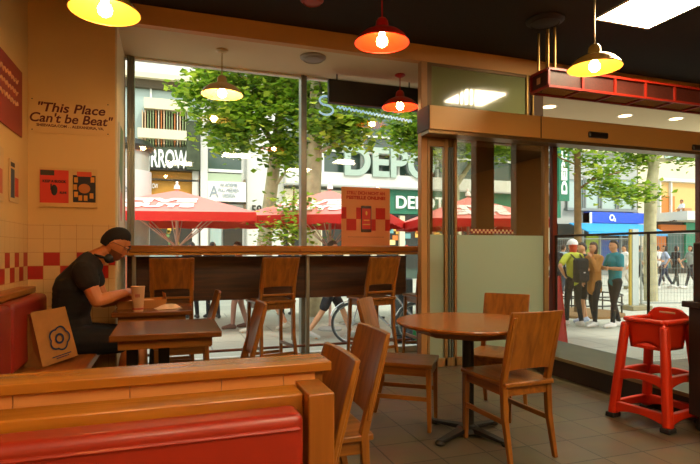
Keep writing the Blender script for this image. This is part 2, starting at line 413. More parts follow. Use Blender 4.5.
# ---------------------------------------------------------------- chairs
def seat_mesh(w, d, z, th=.028):
    m = MB(); n = 12
    def f(u, v):
        x = -d/2+d*u; y = (v-.5)*w*(1-.06*(1-u)); dip = -.012*math.exp(-((u-.45)**2/.06+(v-.5)**2/.07))
        return Vector((x, y, z+dip))
    m.grid(f, n, n)
    ret = bmesh.ops.extrude_face_region(m.bm, geom=m.bm.faces[:]); 
    for e in ret['geom']:
        if isinstance(e, bmesh.types.BMVert): e.co.z = z-th
    return m
def slab_mesh(w, z0, z1, x0, x1, th=.02, arch=.02, curve=.015):
    m = MB()
    def f(u, v):
        y = (u-.5)*w; zb = z0+arch*(1-(2*u-1)**4); z = zb+(z1-zb)*v; k = (z-z0)/(z1-z0)
        x = x0+(x1-x0)*(k**1.2 if k > 0 else 0)-curve*(1-(2*u-1)**2)
        return Vector((x, y, z))
    m.grid(f, 12, 8)
    ret = bmesh.ops.extrude_face_region(m.bm, geom=m.bm.faces[:])
    for e in ret['geom']:
        if isinstance(e, bmesh.types.BMVert): e.co.x += th
    return m
def leg_path(m, pts, ws):
    # square tapered legs swept along a bent path
    rings = []
    for (x, y, z), w in zip(pts, ws):
        h = w/2; rings.append([m.bm.verts.new((x+a*h, y+b_*h, z)) for a, b_ in ((-1,-1),(1,-1),(1,1),(-1,1))])
    for A, B in zip(rings, rings[1:]):
        for k in range(4): m.bm.faces.new((A[k], A[(k+1) % 4], B[(k+1) % 4], B[k]))
    m.bm.faces.new(rings[0][::-1]); m.bm.faces.new(rings[-1])
    return m
def chair(label, kind='chair', loc=(0, 0, 0), rz=0, group=None):
    if kind == 'chair':
        t = thing('dining_chair', label, 'chair', loc, rz, group); w, d, sz, top, s0 = .36, .45, .455, .87, .51
        fx, rx = .20, -.175
    else:
        t = thing('bar_stool', label, 'bar stool', loc, rz, group); w, d, sz, top, s0 = .38, .38, .735, 1.15, .85
        fx, rx = .15, -.14
    seat_mesh(w+.01, d, sz).done('seat', M_oakx, t, bevel=.006)
    slab_mesh(w, s0, top, rx-.035, rx-.125, th=.02).done('backrest', M_oak, t, bevel=.005)
    for s in (-1, 1):
        y = s*(w/2-.022)
        sp = .0 if kind == 'chair' else .02
        leg_path(MB(), [(fx+sp+.005, y+s*sp, 0), (fx, y, sz-.03)], [.026, .036]).done('leg', M_oak, t, bevel=.004)
        leg_path(MB(), [(rx-.075-sp, y+s*sp, 0), (rx-.02, y, sz*.55), (rx-.01, y, sz), (rx-.03, y, s0+.03), (rx-.115, y, top-.03)], [.026, .034, .036, .034, .022]).done('leg', M_oak, t, bevel=.004)
        zz = .22 if kind == 'chair' else .28
        MB().beam((rx-.03, y, zz), (fx, y, zz), .018, .03).done('stretcher', M_oakx, t, bevel=.003)
    m = MB(); yy = w/2-.03
    for s in (-1, 1): m.box(rx, fx, s*yy-.01, s*yy+.01, sz-.085, sz-.027)
    m.box(fx-.012, fx+.012, -yy, yy, sz-.085, sz-.027); m.box(rx-.02, rx+.002, -yy, yy, sz-.085, sz-.027)
    m.done('seat_frame', M_oakx, t, bevel=.003)
    if kind != 'chair':
        MB().beam((fx+.01, -yy, .18), (fx+.01, yy, .18), .018, .03).done('stretcher', M_oaky, t, bevel=.003)
        MB().beam((rx-.05, -yy, .22), (rx-.05, yy, .22), .018, .03).done('stretcher', M_oaky, t, bevel=.003)
        MB().box(rx-.045, rx-.02, -yy, yy, sz+.045, sz+.065).done('back_rail', M_oaky, t, bevel=.003)
    return t
cg = 'wooden dining chairs'
VR = -YAW     # heading "to the right of the view"
tcx, tcy = 1.864, 3.007
chair('brown wooden dining chair in front of the round table, its back to the viewer', 'chair', (1.975, 2.75, 0), pi/2+.03, cg)
chair('brown wooden dining chair at the left side of the round table, seen side on', 'chair', (1.56, 3.36, 0), VR-.30, cg)
p = at(496, 3.93)
chair('brown wooden dining chair behind the round table, half hidden by its pedestal', 'chair', (p.x, p.y, 0), atan2(-.62, -.78), cg)
p = at(338, 1.86); p2 = at(366, 2.33)
chair('brown wooden dining chair nearest the viewer, beside the end of the booth divider', 'chair', (.27, 1.725, 0), pi, cg)
chair('brown wooden dining chair with a tall back just behind the one nearest the divider end', 'chair', (.575, 2.19, 0), pi, cg)
p = at(253, 3.55)
chair('brown wooden dining chair at the nearer small table along the left bench', 'chair', (.285, 3.50, 0), pi, cg)
p = at(222, 4.62)
chair('brown wooden dining chair at the small table where the man sits', 'chair', (.09, 4.58, 0), pi, cg)
sg = 'wooden bar stools at the window counter'
for px, Y, lb in ((172, 4.95, 'leftmost wooden bar stool at the window counter, behind the food tray'), (275, 4.95, 'wooden bar stool at the middle of the window counter, left of the steel post'),
                  (379, 4.95, 'wooden bar stool at the right part of the window counter, left of the round table')):
    chair(lb, 'stool', (xat(px, 4.9), Y+.16, 0), pi/2+(0 if px < 200 else .22), sg)
# stool tucked right up to the post and an upturned seat seen left of stool three
chair('wooden bar stool at the right end of the counter, mostly hidden behind the post', 'stool', (2.655, 5.16, 0), pi/2, sg)

# ---------------------------------------------------------------- tables
t = thing('round_table', 'round brown wooden table on a black cross pedestal base', 'table', (tcx, tcy, 0))
MB().lathe([(0, .715), (.40, .715), (.465, .728), (.475, .742), (.472, .75), (0, .75)], seg=64, cap=False).done('tabletop', wood('table_oak', '#b0661e', '#8c4c12', 'x', rough=.25, coat=.3), t, smooth=True)
m = MB(); n = 8
pts = [(.36*cos(2*pi*(k+.5)/8), .36*sin(2*pi*(k+.5)/8)) for k in range(8)]
lo = [m.bm.verts.new((x*.93, y*.93, .672)) for x, y in pts]; hi = [m.bm.verts.new((x*1.12, y*1.12, .716)) for x, y in pts]
m.bm.faces.new(lo[::-1]); m.bm.faces.new(hi)
for k in range(8): m.bm.faces.new((lo[k], lo[(k+1) % 8], hi[(k+1) % 8], hi[k]))
m.done('underframe', M_oakx, t)
MB().lathe([(.038, .03), (.038, .67)], seg=24).done('column', M_black, t, smooth=True)
m = MB().lathe([(.085, .025), (.07, .05), (.04, .07)], seg=24)
for k in range(4):
    a = k*pi/2+radians(22); c_, s_ = cos(a), sin(a)
    m.beam((.03*c_, .03*s_, .045), (.29*c_, .29*s_, .02), .07, .03, w2=.045, t2=.016).lathe([(.03, .0), (.034, .012), (.02, .03)], (.29*c_, .29*s_, 0), 12)
m.done('cross_base', M_black, t, bevel=.004)
def sq_table(label, x0, x1, y0, y1, pxs):
    t = thing('bench_table', label, 'table', ((x0+x1)/2, (y0+y1)/2, 0), 0, 'small tables along the left bench'); a, c_ = (x1-x0)/2, (y1-y0)/2
    MB().box(-a, a, -c_, c_, .715, .75).done('tabletop', wood('table_dark', '#7c4614', '#5c300c', 'x', rough=.25, coat=.3), t, bevel=.005)
    MB().box(-a+.04, a-.05, -c_+.05, c_-.05, .66, .714).done('apron', M_oakx, t, bevel=.003)
    for x in pxs:
        MB().box(x-.032, x+.032, -.032, .032, .02, .66).done('column', M_black, t, bevel=.003)
    MB().box(min(pxs)-.2, max(pxs)+.2, -.04, .04, 0, .02).box(pxs[0]-.04, pxs[0]+.04, -.22, .22, 0, .019).done('base_plate', M_black, t, bevel=.004)
    return t
sq_table('small square brown table nearer the viewer, empty, by the bench', -.32, .28, 3.10, 3.70, (-.20, -.02))
sq_table('small square brown table holding the food tray and cup', -.42, .16, 4.22, 4.78, (0.0,))

# ---------------------------------------------------------------- near booth divider and benches
t = thing('booth_divider', 'honey coloured wooden booth divider wall with pale recessed panels in the foreground', 'divider', (0, 1.5, 0))
X0, X1 = XL+.01, .438
MB().box(X0, X1, -.065, .065, .872, .899).done('cap_rail', M_cap, t, bevel=.003)
MB().box(X0, X1-.02, -.04, .055, .0, .872).done('wood_core', M_oakx, t)
m_pale = wood('pale_panel', '#d08848', '#b87034', 'x', rough=.4)
xs = [X0, -.62, -.36, -.10, .13, .30, X1-.045]
for a, c_ in zip(xs, xs[1:]):
    MB().box(a+.001, c_-.001, -.052, -.04, .824, .870).done('panel', m_pale, t)
MB().box(X0, X1-.05, -.075, -.04, .62, .822).done('lower_board', M_cap, t, bevel=.002)
# booth bench seen from behind its cushion (nearest the viewer)
t = thing('booth_bench', 'red vinyl booth bench with wooden back frame in the foreground', 'bench', (0, 1.3, 0))
MB().box(.322, .390, -.05, .10, 0, .862).done('end_post', M_capz, t, bevel=.005, seg=3)
MB().box(X0, .322, -.0, .10, .785, .852).done('top_rail', M_cap, t, bevel=.004)
MB().box(X0, .321, .03, .10, .0, .785).done('back_panel', M_oakx, t)
def cush(u, v):
    x = X0+(.315-X0)*u; ang = v*pi
    return Vector((x, 0, 0))
m = MB().box(X0+.01,   .300, -.10, -.005, .42, .832); m.done('back_cushion', M_red, t, bevel=.022, seg=5)
m = MB().box(X0+.02, .29, -.105, -.095, .793, .803); m.done('piping', M_red, t, bevel=.005)
MB().box(X0+.01, .33, -.50, -.0, .34, .42).done('seat_cushion', M_red, t, bevel=.03, seg=4)
MB().box(X0+.01, .33, -.48, .03, 0, .34).done('base_box', M_oakx, t)
# bench along the left wall
t = thing('wall_bench', 'long wall bench with red vinyl back and wooden seat on the left', 'bench', (XL, 3.2, 0))
MB().box(.01, .10, -1.55, 1.30, .0, .90).done('back_frame', M_oaky, t, bevel=.006)
MB().box(.01, .13, -1.55, 1.32, .90, .945).done('top_rail', M_capz if False else wood('rail_y', '#b87830', '#94581c', 'y', rough=.35), t, bevel=.008)
yy = -1.5
for k in range(3):
    MB().box(.10, .215, yy+.005, yy+.92, .47, .895).done('back_cushion', M_red, t, bevel=.035, seg=5); yy += .93
MB().box(.10, .58, -1.5, 1.30, .40, .455).done('seat', wood('bench_seat', '#b06828', '#8a4818', 'y', rough=.35), t, bevel=.01)
MB().box(.10, .52, -1.45, 1.25, 0, .40).done('base_box', mat('bench_base', '#3a2414', rough=.6), t)

# paper carrier bag on the bench
bagm = mat('kraft_paper', '#a8702e', rough=.85, noise=.12, nscale=14, bump=.3)
pb = at(50, 3.78); 
t = thing('paper_bag', 'brown paper bag with a dark blue round flower emblem standing on the bench', 'bag', (-.76, 3.98, .465), 0)
t.rotation_euler = (Matrix.Rotation(radians(-9), 4, 'Y') @ Matrix.Rotation(radians(52), 4, 'Z')).to_euler()
m = MB()
w, d_, h = .14, .08, .36
def V(x, y, z): return m.bm.verts.new((x, y, z))
bt = [V(-w, -d_, 0), V(w, -d_, 0), V(w, d_, 0), V(-w, d_, 0)]; md = [V(-w, 0-.002-d_*.0, 0) for _ in ()]
tp = [V(-w-.01, -d_*.9, h), V(w-.02, -d_*.8, h-.01), V(w-.01, d_*.8, h-.015), V(-w, d_*.9, h)]
cr = [V(-w+.03, 0, h*.97), V(w-.055, 0, h*.965)]
m.bm.faces.new(bt[::-1]); m.bm.faces.new((bt[0], bt[1], tp[1], tp[0])); m.bm.faces.new((bt[2], bt[3], tp[3], tp[2]))
lm = V(-w+.02, 0, .12); rm = V(w-.03, 0, .12)
m.bm.faces.new((bt[3], bt[0], lm)); m.bm.faces.new((bt[0], tp[0], cr[0], lm)); m.bm.faces.new((tp[3], bt[3], lm, cr[0]))
m.bm.faces.new((bt[1], bt[2], rm)); m.bm.faces.new((bt[2], tp[2], cr[1], rm)); m.bm.faces.new((tp[1], bt[1], rm, cr[1]))
m.done('bag_body', bagm, t, solid=.002)
ink = mat('blue_ink', '#1a2440', rough=.7); m = MB()
R = Matrix.Rotation(pi/2, 4, 'X')
def ring(m, cx, cz, r0, r1, y, n=24, y2=None):
    for k in range(n):
        a, b_ = 2*pi*k/n, 2*pi*(k+1)/n
        vs = [m.bm.verts.new((cx+r*cos(q), y, cz+r*sin(q))) for r, q in ((r0, a), (r1, a), (r1, b_), (r0, b_))]; m.bm.faces.new(vs)
ring(m, .02, .15, .022, .036, -.0815)
n = 72
for k in range(n):
    a, b_ = 2*pi*k/n, 2*pi*(k+1)/n; f = lambda q: .072+.014*abs(cos(2.5*q))
    vs = [m.bm.verts.new((.02+r*cos(q), -.0815, .15+r*sin(q))) for r, q in ((f(a)-.012, a), (f(a), a), (f(b_), b_), (f(b_)-.012, b_))]; m.bm.faces.new(vs)
m.box(-.06, .09, -.0822, -.0812, .035, .042); m.box(-.03, .07, -.0822, -.0812, .022, .028)
m.done('emblem', ink, t)

# food on the man's table
tz = .75
t = thing('takeaway_box', 'open brown cardboard food tray on the man\'s table', 'food box', (xat(140, 4.5)+.0, 4.60, tz), radians(8))
kb = mat('cardboard', '#b87838', rough=.8)
m = MB(); a, c_, h = .17, .11, .065
m.box(-a, a, -c_, c_, 0, .004); m.beam((-a, 0, 0), (-a-.02, 0, h), .22, .004, up=(1, 0, 0)); m.beam((a, 0, 0), (a+.02, 0, h), .22, .004, up=(1, 0, 0))
m.beam((0, -c_, 0), (0, -c_-.015, h), .36, .004, up=(0, 1, 0)); m.beam((0, c_, 0), (0, c_+.015, h), .36, .004, up=(0, 1, 0)); m.done('tray', kb, t)
MB().beam((a+.02, 0, h), (a+.01, .0, h+.05), .2, .004, up=(1, 0, 0)).done('lid_flap', kb, t)
MB().ell((.05, 0, .035), (.08, .07, .03), 14).ell((-.07, .02, .03), (.05, .05, .03), 12).done('food', mat('paper_wrap', '#d8a468', rough=.8, bump=.5, nscale=20), t, smooth=True)
t = thing('paper_cup', 'tall pale paper drinking cup with red print on the man\'s table', 'cup', (xat(138, 4.3), 4.3, tz))
MB().lathe([(0, 0), (.036, 0), (.038, .004), (.050, .185), (.053, .19), (.050, .193), (.048, .187), (.036, .01), (0, .01)], seg=28, cap=False).done('cup_body', mat('cup_paper', '#d8a878', rough=.6), t, smooth=True)
m = MB().lathe([(.0435, .092), (.0475, .15)], seg=28, cap=False); m2 = MB()
m.bm.free()
m2.lathe([(.0391, .015), (.0398, .027)], seg=28, cap=False).done('red_band', mat('cup_red', '#b03020'), t, smooth=True)
m2 = MB()
for k in range(5):
    a = radians(-110+k*9); r = .0465; m2.beam((r*cos(a), r*sin(a), .11), ((r+.0012)*cos(a), (r+.0012)*sin(a), .135), .004, .004)
m2.done('print', MATS['cup_red'], t)
t = thing('napkin', 'crumpled pale paper napkin on the right end of the man\'s table', 'napkin', (xat(168, 4.4), 4.42, tz+.002), .3)
m = MB(); rnd = random.Random(3)
hh = [[rnd.random()*.045+.002 for _ in range(9)] for _ in range(9)]
m.grid(lambda u, v: Vector((-.10+.2*u, -.06+.12*v, (hh[int(u*8)][int(v*8)])*(1-abs(2*u-1)**3)*(1-abs(2*v-1)**3)+.001)), 8, 8)
m.done('napkin_sheet', mat('napkin', '#e0b890', rough=.9), t, smooth=True, sub=1)

# ---------------------------------------------------------------- wall signs
t = thing('slogan_sign', 'clear wall sign with dark red italic slogan "This Place Can\'t be Beat"', 'sign', (xat(71, YB), YB-.004, zat(71, 117, YB)))
w = (xat(112, YB)-xat(31, YB))/2
MB().box(-w, w, -.004, .0, -.145, .145).done('acrylic_sheet', mat('sign_sheet', '#deb46e', rough=.4, coat=.1), t, bevel=.001)
inkr = mat('dark_red_ink', '#5c0f10', rough=.6)
text('"This Place', inkr, 'slogan_text', .105, (0, -.005, .062), parent=t, width=.50, shear=.22, bold=.002, depth=.001)
text('Can\'t be Beat"', inkr, 'slogan_text', .105, (.0, -.005, -.025), parent=t, width=.62, shear=.22, bold=.002, depth=.001)
text('SHEEVAGA.COM . . ALEXANDRIA, VA.', inkr, 'small_text', .03, (0, -.005, -.085), parent=t, width=.50, bold=.001, depth=.001)
for sx in (-1, 1):
    for sz in (-1, 1): MB().ell((sx*(w-.02), -.005, sz*.125), .005, 8).done('screw', M_black, t)
t = thing('notice_board', 'clear double holder on the tan wall with a red notice and a dark notice', 'notice', (xat(69, YB), YB-.003, zat(69, 187, YB)))
w = (xat(98, YB)-xat(40, YB))/2
MB().box(-w, w, -.003, 0, -.165, .155).box(-w, w, -.02, 0, -.17, -.16).done('holder', mat('holder', '#d8ac66', rough=.35), t)
c0 = xat(54.5, YB)-xat(69, YB); c1 = xat(84.5, YB)-xat(69, YB)
MB().box(c0-.105, c0+.105, -.006, -.003, -.135, .135).done('red_notice', mat('notice_red', '#d83a26', rough=.6), t)
MB().box(c0-.10, c0+.0, -.008, -.006, .09, .132).done('notice_header', mat('notice_dark', '#3a3020', rough=.6), t)
text('KEEP A BLOCK', mat('notice_ink', '#2a1410'), 'notice_text', .03, (c0, -.008, .04), parent=t, width=.17, bold=.001, depth=.001)
text('RUHE', MATS['notice_ink'], 'notice_text', .026, (c0+.065, -.008, -.052), parent=t, width=.05, bold=.001, depth=.001)
MB().ell((c0, -.0065, -.03), (.024, .003, .045), 14).box(c0-.028, c0-.018, -.009, -.006, -.03, .02).done('notice_symbol', M_black, t)
MB().box(c1-.085, c1+.085, -.006, -.003, -.125, .10).done('dark_notice', mat('notice_navy', '#1c1c26', rough=.6), t)
m = MB().box(c1-.055, c1+.055, -.008, -.006, .09, .13); m.done('notice_header', mat('notice_orange', '#d84a20'), t)
m = MB()
for x, z in ((-.062, .06), (.062, .065), (-.068, -.0), (-.062, -.06), (-.03, -.09), (.01, -.09), (.055, -.07)): m.box(c1+x-.014, c1+x+.014, -.008, -.006, z-.022, z+.022)
m.done('notice_squares', mat('notice_yellow', '#d89030'), t)
MB().ell((c1, -.006, -.01), (.045, .003, .04), 20).done('notice_disc', mat('notice_disc', '#b86a28'), t)
# left wall pictures
t = thing('red_wall_poster', 'large dark red poster with pale script high on the left wall', 'poster', (XL+.012, 4.06, 2.34), 0)
MB().box(-.01, 0, -.58, .57, -.25, .25).done('poster_sheet', mat('poster_red', '#8e2412', rough=.5), t)
m = MB(); rnd = random.Random(5)
for r in range(4):
    z = .13-.085*r; pts = [(.002, -.50+.02*k, z+.018*sin(k*1.9+r)+.006*rnd.random()) for k in range(48 if r < 3 else 22)]; m.tube(pts, .006, 6)
m.done('script_lines', mat('pale_ink', '#d8a070'), t)
for Y0, Y1, z0, z1, lb, ca, cb in ((3.80, 4.17, 1.55, 1.92, 'small wall picture with dark blue panel at the left edge, nearer the viewer', '#22243c', '#c86038'), (4.31, 4.55, 1.57, 1.88, 'small wall picture with blue figure and red block, nearer the room corner', '#2e4a5a', '#c04022')):
    t = thing('wall_picture', lb, 'picture', (XL+.01, (Y0+Y1)/2, (z0+z1)/2), 0, 'small pictures on the left wall'); a, c_ = (Y1-Y0)/2, (z1-z0)/2
    MB().box(-.008, 0, -a, a, -c_, c_).done('mount', mat('picture_mount', '#d8b47a'), t)
    MB().box(0, .002, -a*.8, -a*.05, -c_*.8, c_*.55).done('picture_panel', mat('pic'+ca[1:], ca), t)
    MB().box(0, .002, a*.08, a*.8, -c_*.7, c_*.2).done('picture_panel', mat('pic'+cb[1:], cb), t)
    MB().box(0, .002, -a*.8, a*.0, c_*.65, c_*.85).done('picture_title', M_black, t)
# reveal poster: cream with green and red shapes
t = thing('window_poster', 'tall pale poster with green stripe on the window reveal left of the street window', 'poster', (XS+.016, 5.25, 0))
MB().box(0, .003, -.25, .28, 1.3, 2.35).done('poster_sheet', mat('poster_pale', '#c8c0b0'), t)
MB().prism([(-.25, 1.9), (.05, 1.7), (.15, 2.35), (-.1, 2.35)], .003, .0045, Matrix(((0, 1, 0, 0), (1, 0, 0, 0), (0, 0, 1, 0), (0, 0, 0, 1)))).done('green_stripe', mat('poster_green', '#4a6a3a'), t)
MB().ell((.003, -.05, 1.62), (.002, .10, .14), 16).done('red_shape', mat('poster_pinkred', '#b04838'), t)

# order poster standing on the counter
t = thing('order_poster', 'kraft coloured poster with red checks and a phone standing on the window counter', 'poster', (xat(366, 5.55), 5.55, 1.264))
w = (xat(390, 5.55)-xat(341.5, 5.55))/2; H = zat(366, 187.5, 5.55)-1.264
MB().box(-w, w, 0, .001, 0, H).done('poster_sheet', mat('kraft_poster', '#dfa070', rough=.7), t)
_pm = MATS['kraft_poster']; n_, l_ = N(_pm); _b = n_['Principled BSDF']; _t = n_.new('ShaderNodeBsdfTranslucent'); _t.inputs[0].default_value = lin('#ecb080'); _x = n_.new('ShaderNodeMixShader'); _x.inputs[0].default_value = .35
l_.new(_b.outputs[0], _x.inputs[1]); l_.new(_t.outputs[0], _x.inputs[2]); l_.new(_x.outputs[0], n_['Material Output'].inputs[0])
red = mat('poster_check_red', '#b81c10', rough=.6); q = 2*w/5.0
m = MB()
for r in range(2):
    z1 = H*.655-r*H*.195
    for k in range(-1, 6):
        if (k+r) % 2 == 0:
            a = max(-w, -w+(k-.5)*q); c_ = min(w, -w+(k+.5)*q)
            if c_ > a: m.box(a, c_, -.002, 0, z1-H*.195, z1)
m.done('red_checks', red, t)
text("STELL' DICH NICHT AN", red, 'poster_text', .05, (0, -.003, H*.90), parent=t, width=2*w*.78, bold=.0015, depth=.001)
text('BESTELLE ONLINE!', red, 'poster_text', .05, (0, -.003, H*.82), parent=t, width=2*w*.80, bold=.002, depth=.001)
text('BESTELLE BEQUEM ONLINE UND HOLE ES AB', mat('poster_brown_ink', '#6a3820'), 'small_text', .014, (0, -.003, H*.155), parent=t, width=2*w*.74, depth=.0005)
ph = MB().box(-.062, .062, -.012, -.003, H*.24, H*.685).done('phone', mat('phone_dark', '#3a2c2c', rough=.3), t, bevel=.008)
MB().box(-.052, .052, -.014, -.012, H*.29, H*.64).done('phone_screen', mat('phone_red', '#c03020'), ph)
MB().ell((0, -.014, H*.56), (.012, .002, .025), 10).box(-.035, .035, -.0155, -.013, H*.43, H*.45).box(-.045, .045, -.0155, -.013, H*.36, H*.375).done('phone_picture', mat('phone_gold', '#d8b050'), ph)

# ---------------------------------------------------------------- hanging things
t = thing('black_menu_screen', 'black flat screen hanging under the soffit, its back to the room', 'screen', (xat(376, 5.5), 5.5, 0))
w = (xat(424, 5.5)-xat(332, 5.5))/2; z1, z0 = 3.10, 2.84
MB().box(-w, w, -.03, .04, z0, z1).done('screen_body', mat('screen_black', '#1c1814', rough=.6), t, bevel=.004)
for x in (-w+.1, w-.15): MB().tube([(x, 0, z1), (x, 0, ZS)], .008, 8).done('hanger_rod', M_black, t)
MB().box(-w, w, -.034, -.03, z0, z0+.008).done('bottom_edge', mat('screen_edge', '#6a3020'), t)
t = thing('neon_script_sign', 'pale blue tube lettering glowing in the window under the black screen', 'sign', (0, 5.62, 0))
m = MB(); nb = mat('neon_blue', '#9fc4d8', rough=.3, emit=.6)
sx, sz = xat(326, 5.62), zat(326, 105.5, 5.62)
pts = [(sx+.075*cos(a)*(1), 0, sz+.055+.05*sin(a)) for a in [radians(k) for k in range(20, 271, 25)]]+[(sx+.085*cos(a), 0, sz-.05+.055*sin(a)) for a in [radians(k) for k in range(90, -181, -25)]]
m.tube(pts, .012, 8); m.done('neon_letter', nb, t, smooth=True)
x = sx+.13; rnd = random.Random(2)
for k in range(11):
    x2 = x+.085; z = sz-.0-.008*k
    pts = [(x+.085*(i/10), 0, z-.03+.035*abs(sin(pi*i/5+rnd.random()*.5))) for i in range(11)]; MB().tube(pts, .009, 6).done('neon_letter', nb, t, smooth=True); x = x2

def pendant(px, rimy, dia_px, ztop, name_label, col, colin, Yf=None, d=None):
    d = d or .40*FPX/dia_px; p = at(px, d); zr = CAMZ+(HOR-rimy)*d/FPX
    t = thing('pendant_lamp', name_label, 'lamp', (p.x, p.y, zr), 0, 'dome pendant lamps')
    prof = [(.20, 0), (.205, .004), (.198, .012), (.178, .042), (.14, .075), (.095, .098), (.052, .112), (.050, .125), (.044, .165), (.030, .185), (.008, .190)]
    o = MB().lathe(prof, seg=48, cap=False).done('lamp_shade', [col, colin], t, smooth=2, solid=.003)
    k = o.modifiers['solid']; k.offset = -1; k.material_offset = 1; k.use_rim = True
    # flip check: outside uses slot 0, the inner shell slot 1
    MB().tube([(0, 0, .185), (0, 0, ztop-zr-.02)], .006, 8).done('cord', col, t)
    MB().lathe([(0, ztop-zr), (.055, ztop-zr), (.06, ztop-zr-.012), (.03, ztop-zr-.03), (0, ztop-zr-.032)], seg=24, cap=False).done('ceiling_rose', col, t, smooth=True)
    MB().lathe([(0, .10), (.02, .095), (.02, .06), (.034, .040), (.042, .018), (.036, -.008), (.018, -.023), (0, -.026)], seg=24, cap=False).done('bulb', mat('bulb_glow', '#fff0d0', emit=BULB, ecol='#ffca80'), t, smooth=True)
    return t
BULB = 110
eb = mat('enamel_brass', '#c8a050', rough=.25, metal=.35, coat=.4); er = mat('enamel_red', '#b41c08', rough=.3, coat=.3); ec = mat('enamel_cream', '#cdb078', rough=.35)
iy = mat('inner_yellow', '#f0a63c', rough=.5); ir = mat('inner_red', '#f02c08', rough=.5); ic = mat('inner_cream', '#e8c890', rough=.5)
BRASS = pendant(105, 12.5, 66, ZC, 'large yellow dome pendant lamp at the top left, nearest the slogan wall', eb, iy)
pendant(222, 95, 0, ZS, 'cream dome pendant lamp hanging over the left part of the window counter', ec, ic, d=5.07)
pendant(382, 43.5, 54, ZC, 'larger bright red dome pendant lamp at the top centre', er, ir)
pendant(400, 107.5, 0, ZS, 'smaller red dome pendant lamp in front of the black hanging screen', er, ir, d=5.78)
pendant(594.5, 68.5, 51, ZC, 'brass coloured dome pendant lamp right of the ceiling pipes, before the red box', eb, iy)
# unseen fill pendants, added behind the viewer to brighten the room
for x, y, lb in ((-.1, .6, 'added brass dome fill lamp over the booth behind the viewer'), (2.6, .9, 'added brass dome fill lamp behind the viewer on the right'), (1.2, -1.2, 'added brass dome fill lamp in the rear middle of the room'), (4.5, .3, 'added brass dome fill lamp at the rear right of the room')):
    dup(BRASS, (x, y, BRASS.location.z), 0, lb)

# ceiling fixtures
def disc(px, py, r, m_, nm, lb, cat, z=ZC):
    d = (z-CAMZ)*FPX/(HOR-py); p = at(px, d, z)
    o = MB().lathe([(0, -.03), (r*.8, -.028), (r, -.012), (r, 0), (0, 0)], seg=40, cap=False).lathe([(r*.72, -.031), (r*.76, -.036), (r*.8, -.03)], seg=40, cap=False).done(nm, m_, smooth=True); o.location = p
    return tag(o, lb, cat)
disc(545, 20, .17, mat('disc_dark', '#1e1814', rough=.6), 'ceiling_speaker', 'dark round plate on the ceiling above the red box pipes', 'speaker')
disc(312, -1, .10, mat('disc_red', '#a8402c', rough=.5), 'ceiling_rose', 'red round plate on the ceiling at the top edge between the lamps', 'ceiling plate')
disc(313, 57, .13, mat('disc_grey', '#8c8272', rough=.5), 'soffit_speaker', 'flat grey round plate on the pale soffit above the window mullion', 'speaker', ZS)
disc(104, 27.5, .05, mat('disc_tan', '#b08450', rough=.5), 'smoke_detector', 'small tan disc detector high beside the slogan wall, under the left lamp', 'detector', ZS-.0) if False else None
# lit ceiling panel
p = at(652, (ZC-CAMZ)*FPX/(HOR-8)); 
t = thing('ceiling_light_panel', 'square white lit ceiling panel at the top right', 'ceiling light', (p.x, p.y, ZC))
fr = frame = MB()
a = .31
for s in (-1, 1): fr.box(-a-.02, a+.02, s*a-.02*(s > 0)*0-(.02 if s < 0 else 0), s*a+(.02 if s > 0 else 0), -.012, -.001); fr.box(s*a-(.02 if s < 0 else 0), s*a+(.02 if s > 0 else 0), -a, a, -.012, -.001)
fr.done('panel_frame', M_white, t)
MB().box(-a, a, -a, a, -.008, -.002).done('diffuser', mat('panel_glow', '#fff8ea', emit=42, ecol='#ffebc2'), t)
# copies added out of view above the rear as interior fill light
for k, (x, y, lb) in enumerate(((p.x-2.6, -.4, 'added square fill light panel above and behind the viewer'), (p.x, -.4, 'added square fill light panel above the rear right of the room'), (p.x-3.8, -1.9, 'added square fill light panel above the rear left of the room'), (p.x-.8, -2.0, 'added square fill light panel above the rear wall'))):
    dup(t, (x, y, ZC), 0, lb, 'lit ceiling panels')
t['group'] = 'lit ceiling panels'
# red lattice box hung from the ceiling
t = thing('red_ceiling_box', 'long dark red framed box with mesh panels hung from the ceiling by rods', 'hanging box', (3.36, 4.02, 2.765))
Lx, Dy, Hz = 3.6, .25, .165
m = MB(); e = .022
for y in (0, Dy):
    for z in (0, Hz): m.box(0, Lx, y-e/2, y+e/2, z-e/2, z+e/2)
n = 9
for k in range(n+1):
    x = Lx*k/n
    for y in (0, Dy): m.box(x-e/2, x+e/2, y-e/2, y+e/2, e/2, Hz-e/2)
    for z in (0, Hz): m.box(x-e/2, x+e/2, e/2, Dy-e/2, z-e/2, z+e/2)
m.done('box_frame', mat('box_red', '#96200e', rough=.4), t)
MB().box(.01, Lx-.01, .008, .012, .01, Hz-.01).box(.01, Lx-.01, Dy-.012, Dy-.008, .01, Hz-.01).box(.008, .012, .01, Dy-.01, .01, Hz-.01).done('mesh_panel', mat('box_mesh', '#4a1a0e', rough=.5, noise=.3, nscale=60), t)
MB().box(.01, Lx-.01, .01, Dy-.01, 0.0, .006).done('bottom_panel', mat('box_bottom', '#5a2418', rough=.15, coat=.5), t)
MB().box(-.014, -.011, .10, .15, .05, .11).done('end_plate', mat('end_plate', '#c89060'), t)
for x, y in ((.02, .03), (.09, .02), (.05, .20), (.13, .18), (2.3, .1)):
    MB().tube([(x, y, Hz), (x, y, ZC-2.765)], .012, 10).done('hanger_rod', MATS['gold_rod'], t, smooth=True)
# door sensor
def sensor(px, w, lb):
    X = xat(px, 4.6)
    o = MB().box(-w, w, -.035, 0, -.034, .034).done('door_sensor', mat('sensor_black', '#14100c', rough=.3), bevel=.02, seg=5); o.location = (X, 4.598, zat(px, 135.5 if px < 650 else 148, 4.6)); tag(o, lb, 'door sensor', 'door sensors on the header')
sensor(597, .135, 'black oval door sensor on the middle of the wooden header')
sensor(697, .10, 'black door sensor at the right edge of the picture on the wooden header')

